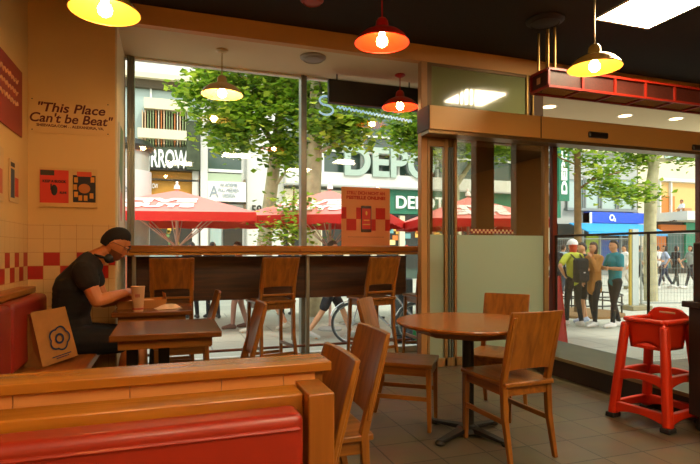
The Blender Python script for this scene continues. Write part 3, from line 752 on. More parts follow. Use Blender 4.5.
# ---------------------------------------------------------------- red high chair
t = thing('high_chair', 'bright red plastic child high chair near the right window ledge', 'high chair', at(655, 3.62), -YAW+.0)
def hp(px, py, d):       # offsets from the base, in the chair's own turned frame
    return ((px-655)/FPX*d, d-3.62, CAMZ+(HOR-py)*d/FPX)
c = hp(655, 400, 3.62)
# feet corners (local x right, y away)
A = hp(613, 415, 3.84); B = hp(670, 433, 3.45); 
fl, nr = Vector((A[0], .10, 0)), Vector((.10, -.20, 0)); nl = Vector((-.26, .10, 0)); 
P = {'bl': (-.191, .20), 'fl2': (-.003, -.154), 'fr': (.351, .034), 'br': (.163, .388)}
hx, hy = .08, .117
T = {k: (hx+.70*(x-hx), hy+.70*(y-hy)) for k, (x, y) in P.items()}
def sweep(m, pts, w, h):
    pts = [Vector(p) for p in pts]; rings = []
    for i, p in enumerate(pts):
        a_ = (pts[min(i+1, len(pts)-1)]-pts[max(i-1, 0)]); a_.z = 0; u = a_.cross(Vector((0, 0, 1))).normalized(); hh = h[i] if isinstance(h, list) else h
        rings.append([m.bm.verts.new(p+u*sx*w/2+Vector((0, 0, sz*hh/2))) for sx, sz in ((-1, -1), (1, -1), (1, 1), (-1, 1))])
    for A_, B_ in zip(rings, rings[1:]):
        for k in range(4): m.bm.faces.new((A_[k], A_[(k+1) % 4], B_[(k+1) % 4], B_[k]))
    m.bm.faces.new(rings[0][::-1]); m.bm.faces.new(rings[-1]); return m
for k in P:
    x, y = P[k]; x2, y2 = T[k]; an = atan2(P['fl2'][1]-P['bl'][1], P['fl2'][0]-P['bl'][0]); ux = (cos(an), sin(an), 0)
    MB().beam((x, y, .02), (x2, y2, .70), .07, .06, up=ux, w2=.062, t2=.055).done('leg', M_redp, t, bevel=.022, seg=4)
    MB().beam((x, y, 0), (x, y, .035), .085, .07, up=ux).done('foot_cap', mat('rubber_black', '#15100e', rough=.7), t, bevel=.008)
def lerp(k, z): x, y = P[k]; x2, y2 = T[k]; f = z/.70; return (x+(x2-x)*f, y+(y2-y)*f)
def rail(a, b_, z, w, h, arch, nm):
    n = 12; A_, B_ = lerp(a, z), lerp(b_, z); pts = []; hs = []
    for i in range(n+1):
        u = i/n; pts.append((A_[0]+(B_[0]-A_[0])*u, A_[1]+(B_[1]-A_[1])*u, z+arch*4*u*(1-u))); hs.append(h*(1+.7*(2*u-1)**2))
    sweep(MB(), pts, w, hs).done(nm, M_redp, t, bevel=.006)
for a, b_ in (('bl', 'fl2'), ('bl', 'br'), ('fl2', 'fr'), ('br', 'fr')):
    rail(a, b_, .075, .04, .05, .02, 'lower_rail'); rail(a, b_, .31, .04, .05, .025, 'side_rail')
def tub(u, v):
    cs = [T['bl'], T['fl2'], T['fr'], T['br']]
    k = int(u*4) % 4; f = u*4-int(u*4); a, b_ = cs[k], cs[(k+1) % 4]
    x = a[0]+(b_[0]-a[0])*f; y = a[1]+(b_[1]-a[1])*f; s = .98-.16*(1-v)
    top = .715+(.0 if k in (0, 2) else -.0)*sin(pi*f); bot = .52+.045*sin(pi*f)*(k == 0)
    return Vector((hx+(x-hx)*s, hy+(y-hy)*s, bot+(top-bot)*v))
MB().grid(tub, 32, 6).done('seat_tub', M_redp, t, solid=.012, smooth=True)
m = MB(); q4 = [m.bm.verts.new((hx+(T[k][0]-hx)*.84, hy+(T[k][1]-hy)*.84, .53)) for k in ('bl', 'fl2', 'fr', 'br')]; m.bm.faces.new(q4); m.done('seat', M_redp, t, solid=.02)
def e3(k, z): return (T[k][0], T[k][1], z)
for a, b_ in (('bl', 'fl2'), ('fl2', 'fr'), ('bl', 'br')):
    sweep(MB(), [e3(a, .72), e3(b_, .72)], .055, .03).done('arm_rim', M_redp, t, bevel=.012, seg=3)
pr = [(-.02, .69), (.0, .75), (.05, .79), (.09, .80), (.21, .80), (.25, .79), (.29, .75), (.31, .69)]
d0 = Vector((*T['fr'], 0)); d1 = Vector((*T['br'], 0)); ax = (d1-d0).normalized()
Mx = Matrix(((ax.x, -ax.y, 0, d0.x), (ax.y, ax.x, 0, d0.y), (0, 0, 1, 0), (0, 0, 0, 1)))
m = MB(); m.prism([(x*.97, z) for x, z in pr], -.014, .014, Mx); m.done('back_panel', M_redp, t, bevel=.008, seg=3)
MB().box(.08, .20, -.017, .017, .755, .772, Mx).done('hand_slot', mat('slot_tan', '#c8b090'), t, bevel=.006)  # pale tan block through the back panel, marking the hand slot
# waste cabinet at the right edge
t = thing('waste_cabinet', 'dark brown wooden waste cabinet cut off by the right edge of the picture', 'cabinet', at(746, 3.35), -YAW+.2)
db = wood('dark_brown_wood', '#2c1a10', '#1c0f08', 'z', rough=.7, coat=0)
MB().box(-.19, .25, -.25, .25, .10, .83).done('body', db, t, bevel=.006)
MB().box(-.22, .28, -.28, .28, .83, .87).done('worktop', db, t, bevel=.006)
MB().box(-.185, .22, -.20, .22, .87, 1.27).done('hood', db, t, bevel=.008)
MB().box(-.10, .15, -.205, -.2, .95, 1.2).done('flap', mat('flap', '#3a2618', rough=.4), t)
for x in (-.14, .2):
    for y in (-.2, .2): MB().lathe([(.022, 0), (.028, .02), (.028, .05), (.015, .1)], (x, y, 0), 14).done('castor', M_black, t, smooth=True)

# ================================================================ the street
GZ = -.30
gd = struct(MB().box(-40, 70, YF+.06, 60, GZ-.1, GZ).box(XG, 70, 4.32, YF+.06, GZ-.1, GZ).done('ground', paving()))

def fbox(m, px0, py0, px1, py1, Y, th=.1, front=0):
    x0, x1 = xat(px0, Y), xat(px1, Y); pm = (px0+px1)/2; z1, z0 = zat(pm, py0, Y), zat(pm, py1, Y)
    m.box(x0, x1, Y-th, Y+.02, z0, z1); return m
def part(px0, py0, px1, py1, m_, name, par, th=.1, Y=25.0):
    return fbox(MB(), px0, py0, px1, py1, Y, th).done(name, m_, par)
fa_white = mat('facade_white', '#d4d4cc', rough=.8, noise=.06, nscale=1); fa_grey = mat('facade_grey', '#a8aca8', rough=.8, noise=.08, nscale=1)
fa_cream = mat('facade_cream', '#d8ceb0', rough=.8, noise=.06, nscale=1); fa_dk = mat('shop_dark', '#22261f', rough=.4); fa_gl = mat('facade_glass', '#3c5046', rough=.12, spec=.8)
fa_pale = mat('pale_glass', '#9fb4ae', rough=.15, spec=.8); fa_brown = mat('facade_brown', '#4e4430', rough=.7); fa_ochre = mat('ochre_panel', '#b07c1c', rough=.5)
fa_green = mat('shop_green', '#0e6a4c', rough=.5); lt_white = mat('letter_white', '#f2f4ee', rough=.5); fa_mull = mat('mullion_white', '#d8dcd4', rough=.6)
YA = 25.0
def bshell(t, px0, px1, m_, h=15, dpt=6, Y=YA):
    return MB().box(xat(px0, Y)+.01, xat(px1, Y)-.01, Y, Y+dpt, GZ, h).done('wall', m_, t)
# --- left building with the garden shelves and big letters
t = thing('shop_building', 'white and glass building at the left with planted shelves above big white letters', 'building', (0, 0, 0))
bshell(t, 40, 207, fa_pale)
part(60, 30, 206, 75, fa_white, 'upper_band', t, .5)
part(60, 75, 206, 80, fa_cream, 'ledge', t, .6); part(60, 80, 206, 88, fa_brown, 'dark_beam', t, .3)
part(150, 88, 152, 110, fa_mull, 'mullion', t, .15)
part(145, 105, 187, 115, fa_cream, 'planter_shelf', t, 1.0); part(139, 134, 186, 143, fa_cream, 'planter_shelf', t, 1.0)
rnd = random.Random(11)
for i in range(17):
    px = 143+i*2.6; c_ = rnd.choice(['#c87a3a', '#e0d8c0', '#a86a30', '#d8b890', '#8a9a6a'])
    part(px, 115, px+.9, 148, mat('slat'+c_[1:], c_, rough=.6), 'hanging_slat', t, .8+.1*rnd.random())
part(143, 115, 187, 134, mat('shelf_back', '#8a7048', rough=.6), 'shelf_back', t, .2)
part(139, 143, 187, 168, mat('letter_back', '#8a9c88', rough=.5), 'letter_back', t, .2)
Yt = 24.3; text('TOMORROW.', lt_white, 'big_letters', 1.1, (xat(152, Yt), Yt, zat(160, 159.5, Yt)), parent=t, width=xat(187, Yt)-xat(110, Yt), bold=.02, depth=.08)
part(140, 169, 192, 172, fa_dk, 'beam', t, .6); part(140, 172, 192, 199, fa_ochre, 'lit_panel', t, .1)
part(140, 180, 206, 181.5, fa_dk, 'beam', t, .3); part(148, 172, 149.5, 199, fa_dk, 'mullion', t, .3)
text('THE SLOW', lt_white, 'shop_letters', .3, (xat(150, 24.8), 24.8, zat(150, 186, 24.8)), parent=t, width=xat(158, 25)-xat(142, 25), depth=.03)
part(140, 199, 192, 252, fa_dk, 'shop_window', t, .15); part(186, 125, 199, 172, mat('ivy_dark', '#46503a', rough=.9, noise=.4, nscale=3, bump=1), 'ivy_column', t, .8)
part(192, 172, 200, 255, fa_white, 'white_pier', t, .3); part(200, 40, 207, 262, fa_white, 'white_pier', t, .5); part(198.5, 120, 200, 262, fa_dk, 'dark_seam', t, .4)
for i in range(26):
    m = MB(); px, py = 160+rnd.random()*20, 216+rnd.random()*28; m.box(-.08, .08, -.02, .02, -.06, .06); o = m.done('window_display', mat(['disp_y', 'disp_r', 'disp_g'][i % 3], ['#d8b040', '#8a3020', '#6a8a50'][i % 3], rough=.6), t); o.location = (xat(px, 24.8), 24.82, zat(px, py, 24.8))
# --- middle building
t = thing('office_building', 'pale building with dark glass, a white academy sign and the number 58', 'building', (0, 0, 0))
bshell(t, 207, 284, fa_white)
for r in (60, 85, 110): part(209, r, 241, r+22, fa_gl, 'window', t, .1)
part(208, 134, 241, 173, fa_gl, 'window', t, .1); part(207, 148, 241, 150, fa_mull, 'mullion', t, .2); part(208, 170, 242, 173, fa_mull, 'mullion', t, .2)
part(207, 174, 241, 182, mat('green_band', '#a8b89c', rough=.4), 'band', t, .15)
s = part(207.5, 182.5, 245, 202, lt_white, 'sign_panel', t, .3); gi = mat('sign_grey_ink', '#8a96a0', rough=.6); Yt = 24.66
text('A', gi, 'sign_letter', .8, (xat(214, Yt), Yt, zat(214, 192, Yt)), parent=s, width=.42, depth=.01)
text('AKADEMIE\nFUR MEDIEN\nDESIGN', gi, 'sign_letters', .26, (xat(229, Yt), Yt, zat(229, 190.5, Yt)), parent=s, width=.95, depth=.01)
part(207, 203, 246, 204.2, fa_dk, 'seam', t, .2); part(243.5, 180, 245, 222, mat('seam_brown', '#7a6a50'), 'seam', t, .2)
part(207, 220, 246, 224, fa_mull, 'door_head', t, .2); part(223, 227, 242, 262, fa_dk, 'door', t, .15); part(210, 227, 221, 262, fa_pale, 'side_light', t, .15)
text('58', fa_dk, 'house_number', .62, (xat(256.5, 24.9), 24.9, zat(256, 210.5, 24.9)), parent=t, width=.48, bold=.015, depth=.02)
part(246, 60, 247.2, 262, mat('pipe_grey', '#b4b4ac'), 'drain_pipe', t, .2)
# --- department store with big letters
t = thing('department_store', 'glass fronted store with huge pale DEPOT letters and a green sign band', 'building', (0, 0, 0))
bshell(t, 284, 556, fa_gl)
part(284, 30, 545, 52, fa_white, 'upper_band', t, .4)
for px in (322, 361, 397, 436, 475, 512, 545): part(px-1, 50, px+1, 178, fa_mull, 'mullion', t, .2)
for py in (75, 105, 141, 157): part(284, py-.8, 555, py+.8, fa_mull, 'mullion', t, .18)
part(284, 178, 556, 190, fa_white, 'white_band', t, .5); part(284, 190, 556, 191.5, fa_grey, 'ledge', t, .7)
Yt = 24.5; dp = mat('store_letters', '#9fb3a6', rough=.5)
text('DEPOT', dp, 'big_letters', 2.0, (xat(401, Yt), Yt, zat(395, 165, Yt)), parent=t, width=xat(457, Yt)-xat(346, Yt), bold=.06, depth=.1)
part(372, 191, 556, 216, fa_green, 'green_sign_band', t, .4); Yt = 24.55
text('DEPOT', lt_white, 'sign_letters', .9, (xat(420, Yt), Yt, zat(418, 203.5, Yt)), parent=t, width=xat(445, Yt)-xat(397, Yt), bold=.015, depth=.05)
part(284, 191, 372, 216, fa_cream, 'awning_band', t, .3); part(284, 216, 556, 268, fa_dk, 'shop_window', t, .1)
for px in (290, 318, 345, 372, 400, 428, 456, 485, 515, 545): part(px-2.5, 216, px+2.5, 270, fa_cream, 'pier', t, .3)
for i in range(40):
    px, py = 376+rnd.random()*70, 224+rnd.random()*26; m = MB().box(-.16, .16, -.02, .02, -.13, .13); c_ = rnd.choice(['#e8b050', '#d87830', '#f0d890', '#c84838', '#6aa0a0'])
    o = m.done('window_display', mat('disp'+c_[1:], c_, rough=.6), t); o.location = (xat(px, 24.8), 24.85, zat(px, py, 24.8))
# hanging green banner
t = thing('store_banner', 'tall green vertical DEPOT banner on the corner beside the entrance opening', 'banner', (xat(563, 23.5), 23.5, zat(562, 170, 23.5)))
w = .35; h = (zat(560, 138, 23.5)-zat(560, 200, 23.5))/2
MB().box(-w, w, -.1, .1, -h, h).done('banner_box', fa_green, t)
text('DEPOT', lt_white, 'banner_letters', .5, (0, -.115, .25), rot=(pi/2, -pi/2, 0), parent=t, width=h*1.9, bold=.02, depth=.02)
MB().box(-.12, .12, .1, 1.6, -h*.6, -h*.5).box(-.12, .12, .1, 1.6, h*.5, h*.6).done('bracket', fa_grey, t)
# --- grey building with the blue shop
t = thing('corner_building', 'light grey building with a row of windows above a blue phone shop', 'building', (0, 0, 0))
bshell(t, 557, 637, fa_grey)
part(557, 100, 637, 150, fa_white, 'upper_wall', t, .1); part(557, 150, 637, 153, fa_cream, 'ledge', t, .4)
for a, c_ in ((566, 582), (584, 598), (600, 615), (617, 632)):
    wn_ = part(a, 180, c_, 209, fa_pale, 'window', t, .05); fbox(MB(), a-1, 178, c_+1, 180, 25, .15).done('window_head', fa_grey, wn_)
    for q in (a, c_): part(q-.5, 178, q+.5, 211, mat('win_frame', '#7e8684'), 'window_frame', t, .15)
part(564, 209, 634, 211.5, MATS['win_frame'], 'sill', t, .3)
for a, c_ in ((566, 582), (586, 602), (606, 622)): part(a, 118, c_, 140, fa_pale, 'window', t, .15)
s = part(583, 213, 637, 223.5, mat('sign_blue', '#1450c8', rough=.4), 'blue_sign', t, .5); Yt = 24.48
text('O', lt_white, 'sign_letters', .5, (xat(612, Yt), Yt, zat(612, 218, Yt)), parent=s, bold=.02, depth=.01)
text('2', lt_white, 'sign_letters', .26, (xat(615, Yt), Yt, zat(615, 220, Yt)), parent=s, bold=.01, depth=.01)
part(583, 213, 585, 223.5, lt_white, 'sign_end', t, .55)
part(581, 225, 637, 270, fa_dk, 'shop_window', t, .05)
for px in (581, 598, 619, 636): part(px-.7, 225, px+.7, 270, fa_grey, 'pier', t, .2)
part(585, 236, 597, 268, mat('shop_yellow', '#a8b828', rough=.6), 'shop_display', t, .12); part(600, 240, 617, 268, mat('shop_blue', '#1a50a8', rough=.5), 'shop_display', t, .12)
part(557, 224, 579, 270, fa_dk, 'shop_window', t, .08)
aw = MB(); x0, x1 = xat(569, 24.4), xat(645, 24.4)
aw.beam(((x0+x1)/2, 24.4, zat(607, 224, 24.4)), ((x0+x1)/2, 22.9, zat(607, 232, 22.9)), x1-x0, .05)
aw.box(x0, x1, 22.85, 22.9, zat(607, 235.5, 22.9), zat(607, 232, 22.9)); aw.done('awning', mat('awning_blue', '#2c9cd8', rough=.6), t)
# --- cream building at the right
t = thing('cream_building', 'cream building at the right with a lit upper window and orange shop front', 'building', (0, 0, 0))
bshell(t, 638, 790, fa_cream)
gl = part(659, 183, 697, 214, mat('warm_room', '#d8b070', rough=.7), 'lit_window', t, .02)
part(659, 196, 674, 214, mat('room_wood', '#c07830'), 'counter_panel', t, .06)
for px in (658, 669, 698, 712): part(px-.6, 180, px+.6, 215, fa_white, 'window_frame', t, .2)
part(657, 180, 720, 183, fa_white, 'window_head', t, .3); part(655, 215, 770, 223, fa_white, 'white_band', t, 2.2)
MB().box(xat(682, 23.6)-.1, xat(682, 23.6)+.5, 23.35, 23.85, zat(682, 214.5, 23.6)-.3, zat(682, 214.5, 23.6)+.38).done('window_bench', mat('bench_wood', '#b08050'), t)
text('EAN', mat('pale_grey_letters', '#b0ac9c'), 'band_letters', .35, (xat(680, 24.55), 24.55, zat(680, 219, 24.5)), parent=t, width=.9, depth=.03)
part(655, 223, 770, 275, fa_dk, 'shop_window', t, .05)
part(657, 225, 682, 233, mat('shop_orange', '#c86c20', rough=.5), 'orange_fascia', t, .3); part(683, 223, 700, 262, mat('shop_teal', '#2c9a78', rough=.5), 'teal_panel', t, .2)
part(655, 233, 664, 268, MATS['shop_orange'], 'orange_panel', t, .15); part(666, 234, 681, 268, mat('teal_door', '#2a5a54', rough=.3), 'door', t, .12)
part(640, 120, 656, 150, fa_pale, 'window', t, .1); part(664, 130, 690, 160, fa_pale, 'window', t, .1)

# far ends of the street
for x0, x1, lb in ((-40, xat(40, YA)-.1, 'plain pale building at the far left end of the street'), (xat(790, YA)+.1, 70, 'plain pale building at the far right end of the street')):
    t = thing('street_building', lb, 'building', (0, 0, 0)); MB().box(x0, x1, YA, YA+6, GZ, 14).done('wall', fa_white, t); MB().box(x0, x1, YA-.1, YA, 2.8, 3.4).done('band', fa_grey, t); MB().box(x0, x1, YA-.05, YA, GZ, 2.7).done('shop_window', fa_dk, t)

# advertising column behind the left mullion
ap = at(124, 9.5, GZ)
t = thing('advertising_column', 'tall round glass advertising column beside the left window mullion', 'advertising column', ap)
MB().lathe([(.55, 0), (.55, .25), (.45, .3)], seg=36).done('base', fa_dk, t, smooth=True)
MB().lathe([(.44, .3), (.44, 3.3)], seg=36).done('drum', mat('column_poster', '#a8aca0', rough=.2, coat=.5), t, smooth=True)
MB().lathe([(.47, 2.35), (.47, 2.95)], seg=36).done('poster_band', mat('column_band', '#c8ccc8', rough=.4), t, smooth=True)
MB().lathe([(.5, 3.3), (.52, 3.4), (.45, 3.5), (0, 3.55)], seg=36).done('cap', fa_dk, t, smooth=True)
for i, ch in enumerate('Store'):
    a = -pi/2-.95+.26*i; text(ch, mat('column_ink', '#7a8488'), 'column_letters', .22, (.475*cos(a), .475*sin(a), 2.6), rot=(pi/2, 0, a+pi/2), parent=t, depth=.004)
MB().box(-.2, .1, -.47, -.44, .5, 1.4).done('small_poster', mat('column_orange', '#c06848'), t)

# ---------------------------------------------------------------- parasols
umr = mat('parasol_red', '#c41c18', rough=.6, spec=.3); um_glare = mat('parasol_top_glare', '#ec8c84', rough=.7, spec=.3); umw = mat('parasol_white', '#f4eee8', rough=.7); ump = mat('parasol_pole', '#c8a090', rough=.4)  # canopy top is the same red fabric, sky glare painted in as pink
def parasol(px, d, peak_py, rim_py, half, label, rot):
    p = at(px, d, GZ); zp = CAMZ+(HOR-peak_py)*d/FPX-GZ; zr = CAMZ+(HOR-rim_py)*d/FPX-GZ
    t = thing('parasol', label, 'parasol', p, rot, 'red parasols over the terrace')
    MB().lathe([(.22, 0), (.23, .03), (.20, .05), (.05, .07)], seg=24).done('base', fa_grey, t, smooth=True)
    MB().tube([(0, 0, .08), (0, 0, zp+.02)], .028, 12).done('pole', ump, t, smooth=True)
    c4 = [(half, half), (-half, half), (-half, -half), (half, -half)]; n = 10
    m = MB()
    for k in range(4):
        a, b_ = Vector((*c4[k], 0)), Vector((*c4[(k+1) % 4], 0))
        def f(u, v, a=a, b_=b_):
            e = a+(b_-a)*u; q = e*v; return Vector((q.x, q.y, zp-.06-(zp-.06-zr)*v-.0*v*(1-v)-.04*sin(pi*u)*v*0))
        m.grid(f, 8, 8)
    bmesh.ops.remove_doubles(m.bm, verts=m.bm.verts, dist=.0005)
    cn = m.done('canopy', um_glare, t, smooth=True)
    m = MB()
    for k in range(4):
        a, b_ = Vector((*c4[k], 0)), Vector((*c4[(k+1) % 4], 0)); m.grid(lambda u, v, a=a, b_=b_: Vector((*((a+(b_-a)*u).xy), zr-.15*v-.01*sin(u*30)*v)), 16, 2)
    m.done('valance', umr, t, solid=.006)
    MB().lathe([(.06, zp-.04), (.05, zp+.02), (.02, zp+.05), (.028, zp+.09), (0, zp+.11)], seg=16, cap=False).done('finial', umw, t, smooth=True)
    for k in range(8):
        a = k*pi/4; r = half*(1.414 if k % 2 else 1.0); x, y = r*cos(a), r*sin(a)
        MB().tube([(.03*cos(a), .03*sin(a), zr-.55), (x*.55, y*.55, zr+(zp-zr)*.45*.9-.06)], .010, 6).done('rib', ump, t)
    # lettering on the sloping side towards the viewer
    sl = atan2(zp-.06-zr, half)
    for line, fr in (('FIVE', .58), ('GUYS', .80)):
        y = -half*fr; z = zp-.06-(zp-.06-zr)*fr-.0*fr+.02
        text(line, umw, 'canopy_letters', .34, (-.12, y, z), rot=(sl, 0, 0), parent=t, width=1.15, bold=.02, depth=.004)
    return t
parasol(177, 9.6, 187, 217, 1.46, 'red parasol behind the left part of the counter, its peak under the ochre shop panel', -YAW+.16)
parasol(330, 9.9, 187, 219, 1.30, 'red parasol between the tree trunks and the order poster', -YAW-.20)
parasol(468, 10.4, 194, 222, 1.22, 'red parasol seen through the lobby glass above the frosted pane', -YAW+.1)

# ---------------------------------------------------------------- trees
lf = [mat('leaf_a', '#6e9824', rough=.6), mat('leaf_b', '#3c6018', rough=.6), mat('leaf_c', '#a4c040', rough=.6)]
for k in lf:
    b = k.node_tree.nodes['Principled BSDF']; n, l = N(k); tr = n.new('ShaderNodeBsdfTranslucent'); tr.inputs[0].default_value = lin({'leaf_a': '#a0c430', 'leaf_b': '#6c9420', 'leaf_c': '#ccdc48'}[k.name]); mx = n.new('ShaderNodeMixShader'); mx.inputs[0].default_value = .45
    l.new(b.outputs[0], mx.inputs[1]); l.new(tr.outputs[0], mx.inputs[2]); l.new(mx.outputs[0], n['Material Output'].inputs[0])
bk_ = mat('plane_bark', '#b4ae8a', rough=.85, noise=.3, nscale=5, bump=.5); bk2 = mat('dark_bark', '#7a6038', rough=.85, noise=.3, nscale=6, bump=.5)
def tree(label, path, radii, branches, blobs, seed, bark=bk_, leaf=.085, lights=None):
    """path: trunk points; blobs: (x, y, z, rx, ry, rz, count)"""
    base = Vector(path[0]); t = thing('street_tree', label, 'tree', base)
    m = MB().tube([Vector(p)-base for p in path], radii, 14)
    m.done('trunk', bark, t, smooth=True)
    for b_, r in branches: MB().tube([Vector(p)-base for p in b_], r, 8).done('branch', bark, t, smooth=True)
    rn = random.Random(seed); m = MB()
    mats = []
    for (x, y, z, rx, ry, rz, cnt) in blobs:
        c0 = Vector((x, y, z))-base
        cl = [Vector((rn.gauss(0, .45)*rx, rn.gauss(0, .45)*ry, rn.gauss(0, .45)*rz)) for _ in range(max(5, cnt//36))]
        for i in range(cnt):
            q = rn.choice(cl); s_ = .22
            p = c0+q+Vector((rn.gauss(0, s_), rn.gauss(0, s_), rn.gauss(0, s_*.7)))
            a = rn.random()*2*pi; tl = rn.gauss(0, .5); L_ = leaf*(.7+.7*rn.random()); u = Vector((cos(a), sin(a), tl*.6)).normalized(); v = u.cross(Vector((rn.gauss(0, .4), rn.gauss(0, .4), 1))).normalized()
            nn = u.cross(v)*.15*L_
            pts = [p-u*L_, p-u*.2*L_+v*.75*L_+nn, p+u*.9*L_, p-u*.2*L_-v*.75*L_+nn]
            vs = [m.bm.verts.new(k) for k in pts]; f1 = m.bm.faces.new((vs[0], vs[1], vs[2])); f2 = m.bm.faces.new((vs[0], vs[2], vs[3]))
            mi = 0 if rn.random() < .5 else (1 if rn.random() < .55 else 2); f1.material_index = f2.material_index = mi
    me = bpy.data.meshes.new('foliage'); m.bm.to_mesh(me); m.bm.free()
    for k in lf: me.materials.append(k)
    o = bpy.data.objects.new('foliage', me); C.objects.link(o); o.parent = t
    return t
def pz(px, py, d): return tuple(at(px, d, CAMZ+(HOR-py)*d/FPX))
def blob(px, py, d, wpx, hpx, cnt, dd=1.0):
    x, y, z = pz(px, py, d); return (x, y, z, wpx*d/FPX, dd, hpx*d/FPX, cnt)
D = 13.0
tree('plane tree with a pale leaning trunk left of the steel mullion', [at(262, D, GZ), pz(264, 245, D), pz(270, 200, D), pz(276, 150, D), pz(281, 110, D), pz(285, 60, D), pz(288, 0, D)], [.20, .18, .165, .15, .12, .10, .07],
     [([pz(277, 150, D), pz(262, 125, D-.3), pz(235, 100, D-.6)], [.08, .06, .03]), ([pz(281, 112, D), pz(255, 85, D), pz(222, 65, D-.5)], [.08, .05, .03]), ([pz(272, 190, D), pz(283, 175, D-.2), pz(292, 165, D-.4)], [.05, .035, .02])],
     [blob(235, 125, D-.6, 30, 24, 2300), blob(265, 85, D, 40, 28, 2800), blob(222, 78, D-.4, 22, 14, 900), blob(285, 150, D-.4, 16, 22, 900), blob(195, 92, D-.8, 14, 10, 450), blob(250, 30, D, 70, 30, 2500, 1.6)], 21)
D = 12.0
tree('plane tree with a straight mottled trunk right of the steel mullion', [at(313, D, GZ), pz(313, 245, D), pz(313, 200, D), pz(315, 140, D), pz(316, 90, D), pz(318, 40, D), pz(320, 0, D)], [.22, .20, .18, .17, .14, .11, .08],
     [([pz(315, 135, D), pz(335, 118, D-.3), pz(365, 95, D-.8)], [.08, .05, .03]), ([pz(315, 155, D), pz(332, 145, D-.2), pz(352, 132, D-.5)], [.05, .035, .02])],
     [blob(340, 125, D-.5, 26, 22, 2000), blob(350, 90, D, 40, 26, 2200), blob(395, 88, D, 26, 18, 1200), blob(300, 100, D, 20, 26, 900), blob(340, 30, D, 70, 30, 2200, 1.6)], 22)
D = 15.0
tree('leafy tree behind the post and lobby glass', [at(452, D, GZ), pz(452, 245, D), pz(454, 190, D), pz(450, 150, D), pz(445, 100, D), pz(440, 40, D)], [.2, .18, .16, .14, .11, .07],
     [([pz(453, 190, D), pz(470, 165, D), pz(490, 145, D)], [.08, .06, .03]), ([pz(452, 170, D), pz(435, 155, D), pz(415, 140, D)], [.07, .05, .03])],
     [blob(412, 130, D, 20, 24, 1900), blob(450, 140, D, 30, 24, 1800), blob(505, 140, D, 28, 20, 1500), blob(420, 80, D, 40, 20, 1500)], 23)
D = 12.4
tree('slim tree with a brown trunk rising from the round tree guard', [at(578, D, GZ), pz(578, 240, D), pz(577.5, 190, D), pz(577.5, 150, D), pz(578, 110, D), pz(580, 70, D)], [.09, .085, .078, .07, .06, .04],
     [([pz(577.5, 190, D), pz(595, 178, D), pz(620, 172, D)], [.03, .025, .015]), ([pz(577.5, 165, D), pz(560, 158, D), pz(552, 150, D)], [.025, .02, .012])],
     [blob(570, 152, D, 6, 5, 150, .2), blob(592, 162, D, 9, 5, 180, .2), blob(608, 186, D-.2, 14, 3.5, 260, .2), blob(575, 118, D, 26, 10, 700)], 24, bk2, leaf=.075)
D = 15.5
tree('larger tree with a thick pale trunk in front of the cream building', [at(651, D, GZ), pz(650, 250, D), pz(650, 220, D), pz(651, 190, D), pz(654, 165, D), pz(657, 130, D), pz(660, 90, D)], [.19, .175, .165, .165, .14, .10, .07],
     [([pz(650, 190, D), pz(640, 186, D), pz(620, 190, D), pz(600, 182, D)], [.13, .10, .06, .03]), ([pz(653, 170, D), pz(648, 158, D), pz(635, 150, D)], [.10, .08, .04]), ([pz(655, 160, D), pz(670, 160, D), pz(684, 152, D)], [.07, .05, .03])],
     [blob(641, 156, D, 9, 4, 420, .6), blob(630, 193, D-.5, 16, 3.5, 480, .6), blob(681, 157, D, 8, 4, 260, .5), blob(612, 172, D, 10, 4, 160, .5), blob(655, 120, D, 50, 14, 1800), blob(690, 128, D, 16, 6, 500)], 25)
# small shrub between parasols
p = at(292, 8.7, GZ); 
t = tree('yellow green young sapling between the two left parasols', [at(293, 8.8, GZ), pz(293, 230, 8.8), pz(294, 185, 8.8)], [.03, .025, .012], [], [blob(291, 215, 8.8, 9, 20, 420, .4), blob(283, 232, 8.8, 13, 9, 300, .4)], 31, bk2, leaf=.05)

# ================================================================ people
def bake(o):
    bpy.context.view_layer.update(); dg = bpy.context.evaluated_depsgraph_get(); me = bpy.data.meshes.new_from_object(o.evaluated_get(dg)); bpy.data.objects.remove(o); return me
def _ball():
    b = bmesh.new(); bmesh.ops.create_icosphere(b, subdivisions=2, radius=1.02); v = [tuple(x.co) for x in b.verts]; f = [tuple(x.index for x in y.verts) for y in b.faces]; b.free(); return v, f
BALL = _ball()
def skin_me(chains, voxel=.012, sm=3):
    """chains of (point, radius); radius may be (half width across, half depth). One smooth continuous skin."""
    vs, fs = [], []
    def ball(c, a_, d_):
        o = len(vs); vs.extend([(c[0]+x*d_, c[1]+y*a_, c[2]+z*d_) for x, y, z in BALL[0]]); fs.extend([tuple(i+o for i in f) for f in BALL[1]])
    for ch in chains:
        for i, (p, r) in enumerate(ch):
            p = Vector(p); r = r if isinstance(r, tuple) else (r, r)
            if i == 0: seq = [(p, r)]
            else:
                q, s_ = pv; n = max(1, int((p-q).length/(.35*min(r[1], s_[1]))+.99)); n = min(n, 16)
                seq = [(q.lerp(p, k/n), (s_[0]+(r[0]-s_[0])*k/n, s_[1]+(r[1]-s_[1])*k/n)) for k in range(1, n+1)]
            pv = (p, r)
            for c, (a_, d_) in seq: ball(c, a_, d_)
    me = bpy.data.meshes.new('sk'); me.from_pydata(vs, [], fs)
    return me if not voxel else join_me([me], 'sk', voxel, sm)
def join_me(mes, name, voxel=None, sm=2):
    b = bmesh.new()
    for me in mes: b.from_mesh(me)
    me = bpy.data.meshes.new(name); b.to_mesh(me); b.free(); o = bpy.data.objects.new(name, me); C.objects.link(o)
    if voxel:
        r = o.modifiers.new('r', 'REMESH'); r.mode = 'VOXEL'; r.voxel_size = voxel; r.adaptivity = 0
        s_ = o.modifiers.new('sm', 'SMOOTH'); s_.factor = .5; s_.iterations = sm
    return bake(o)
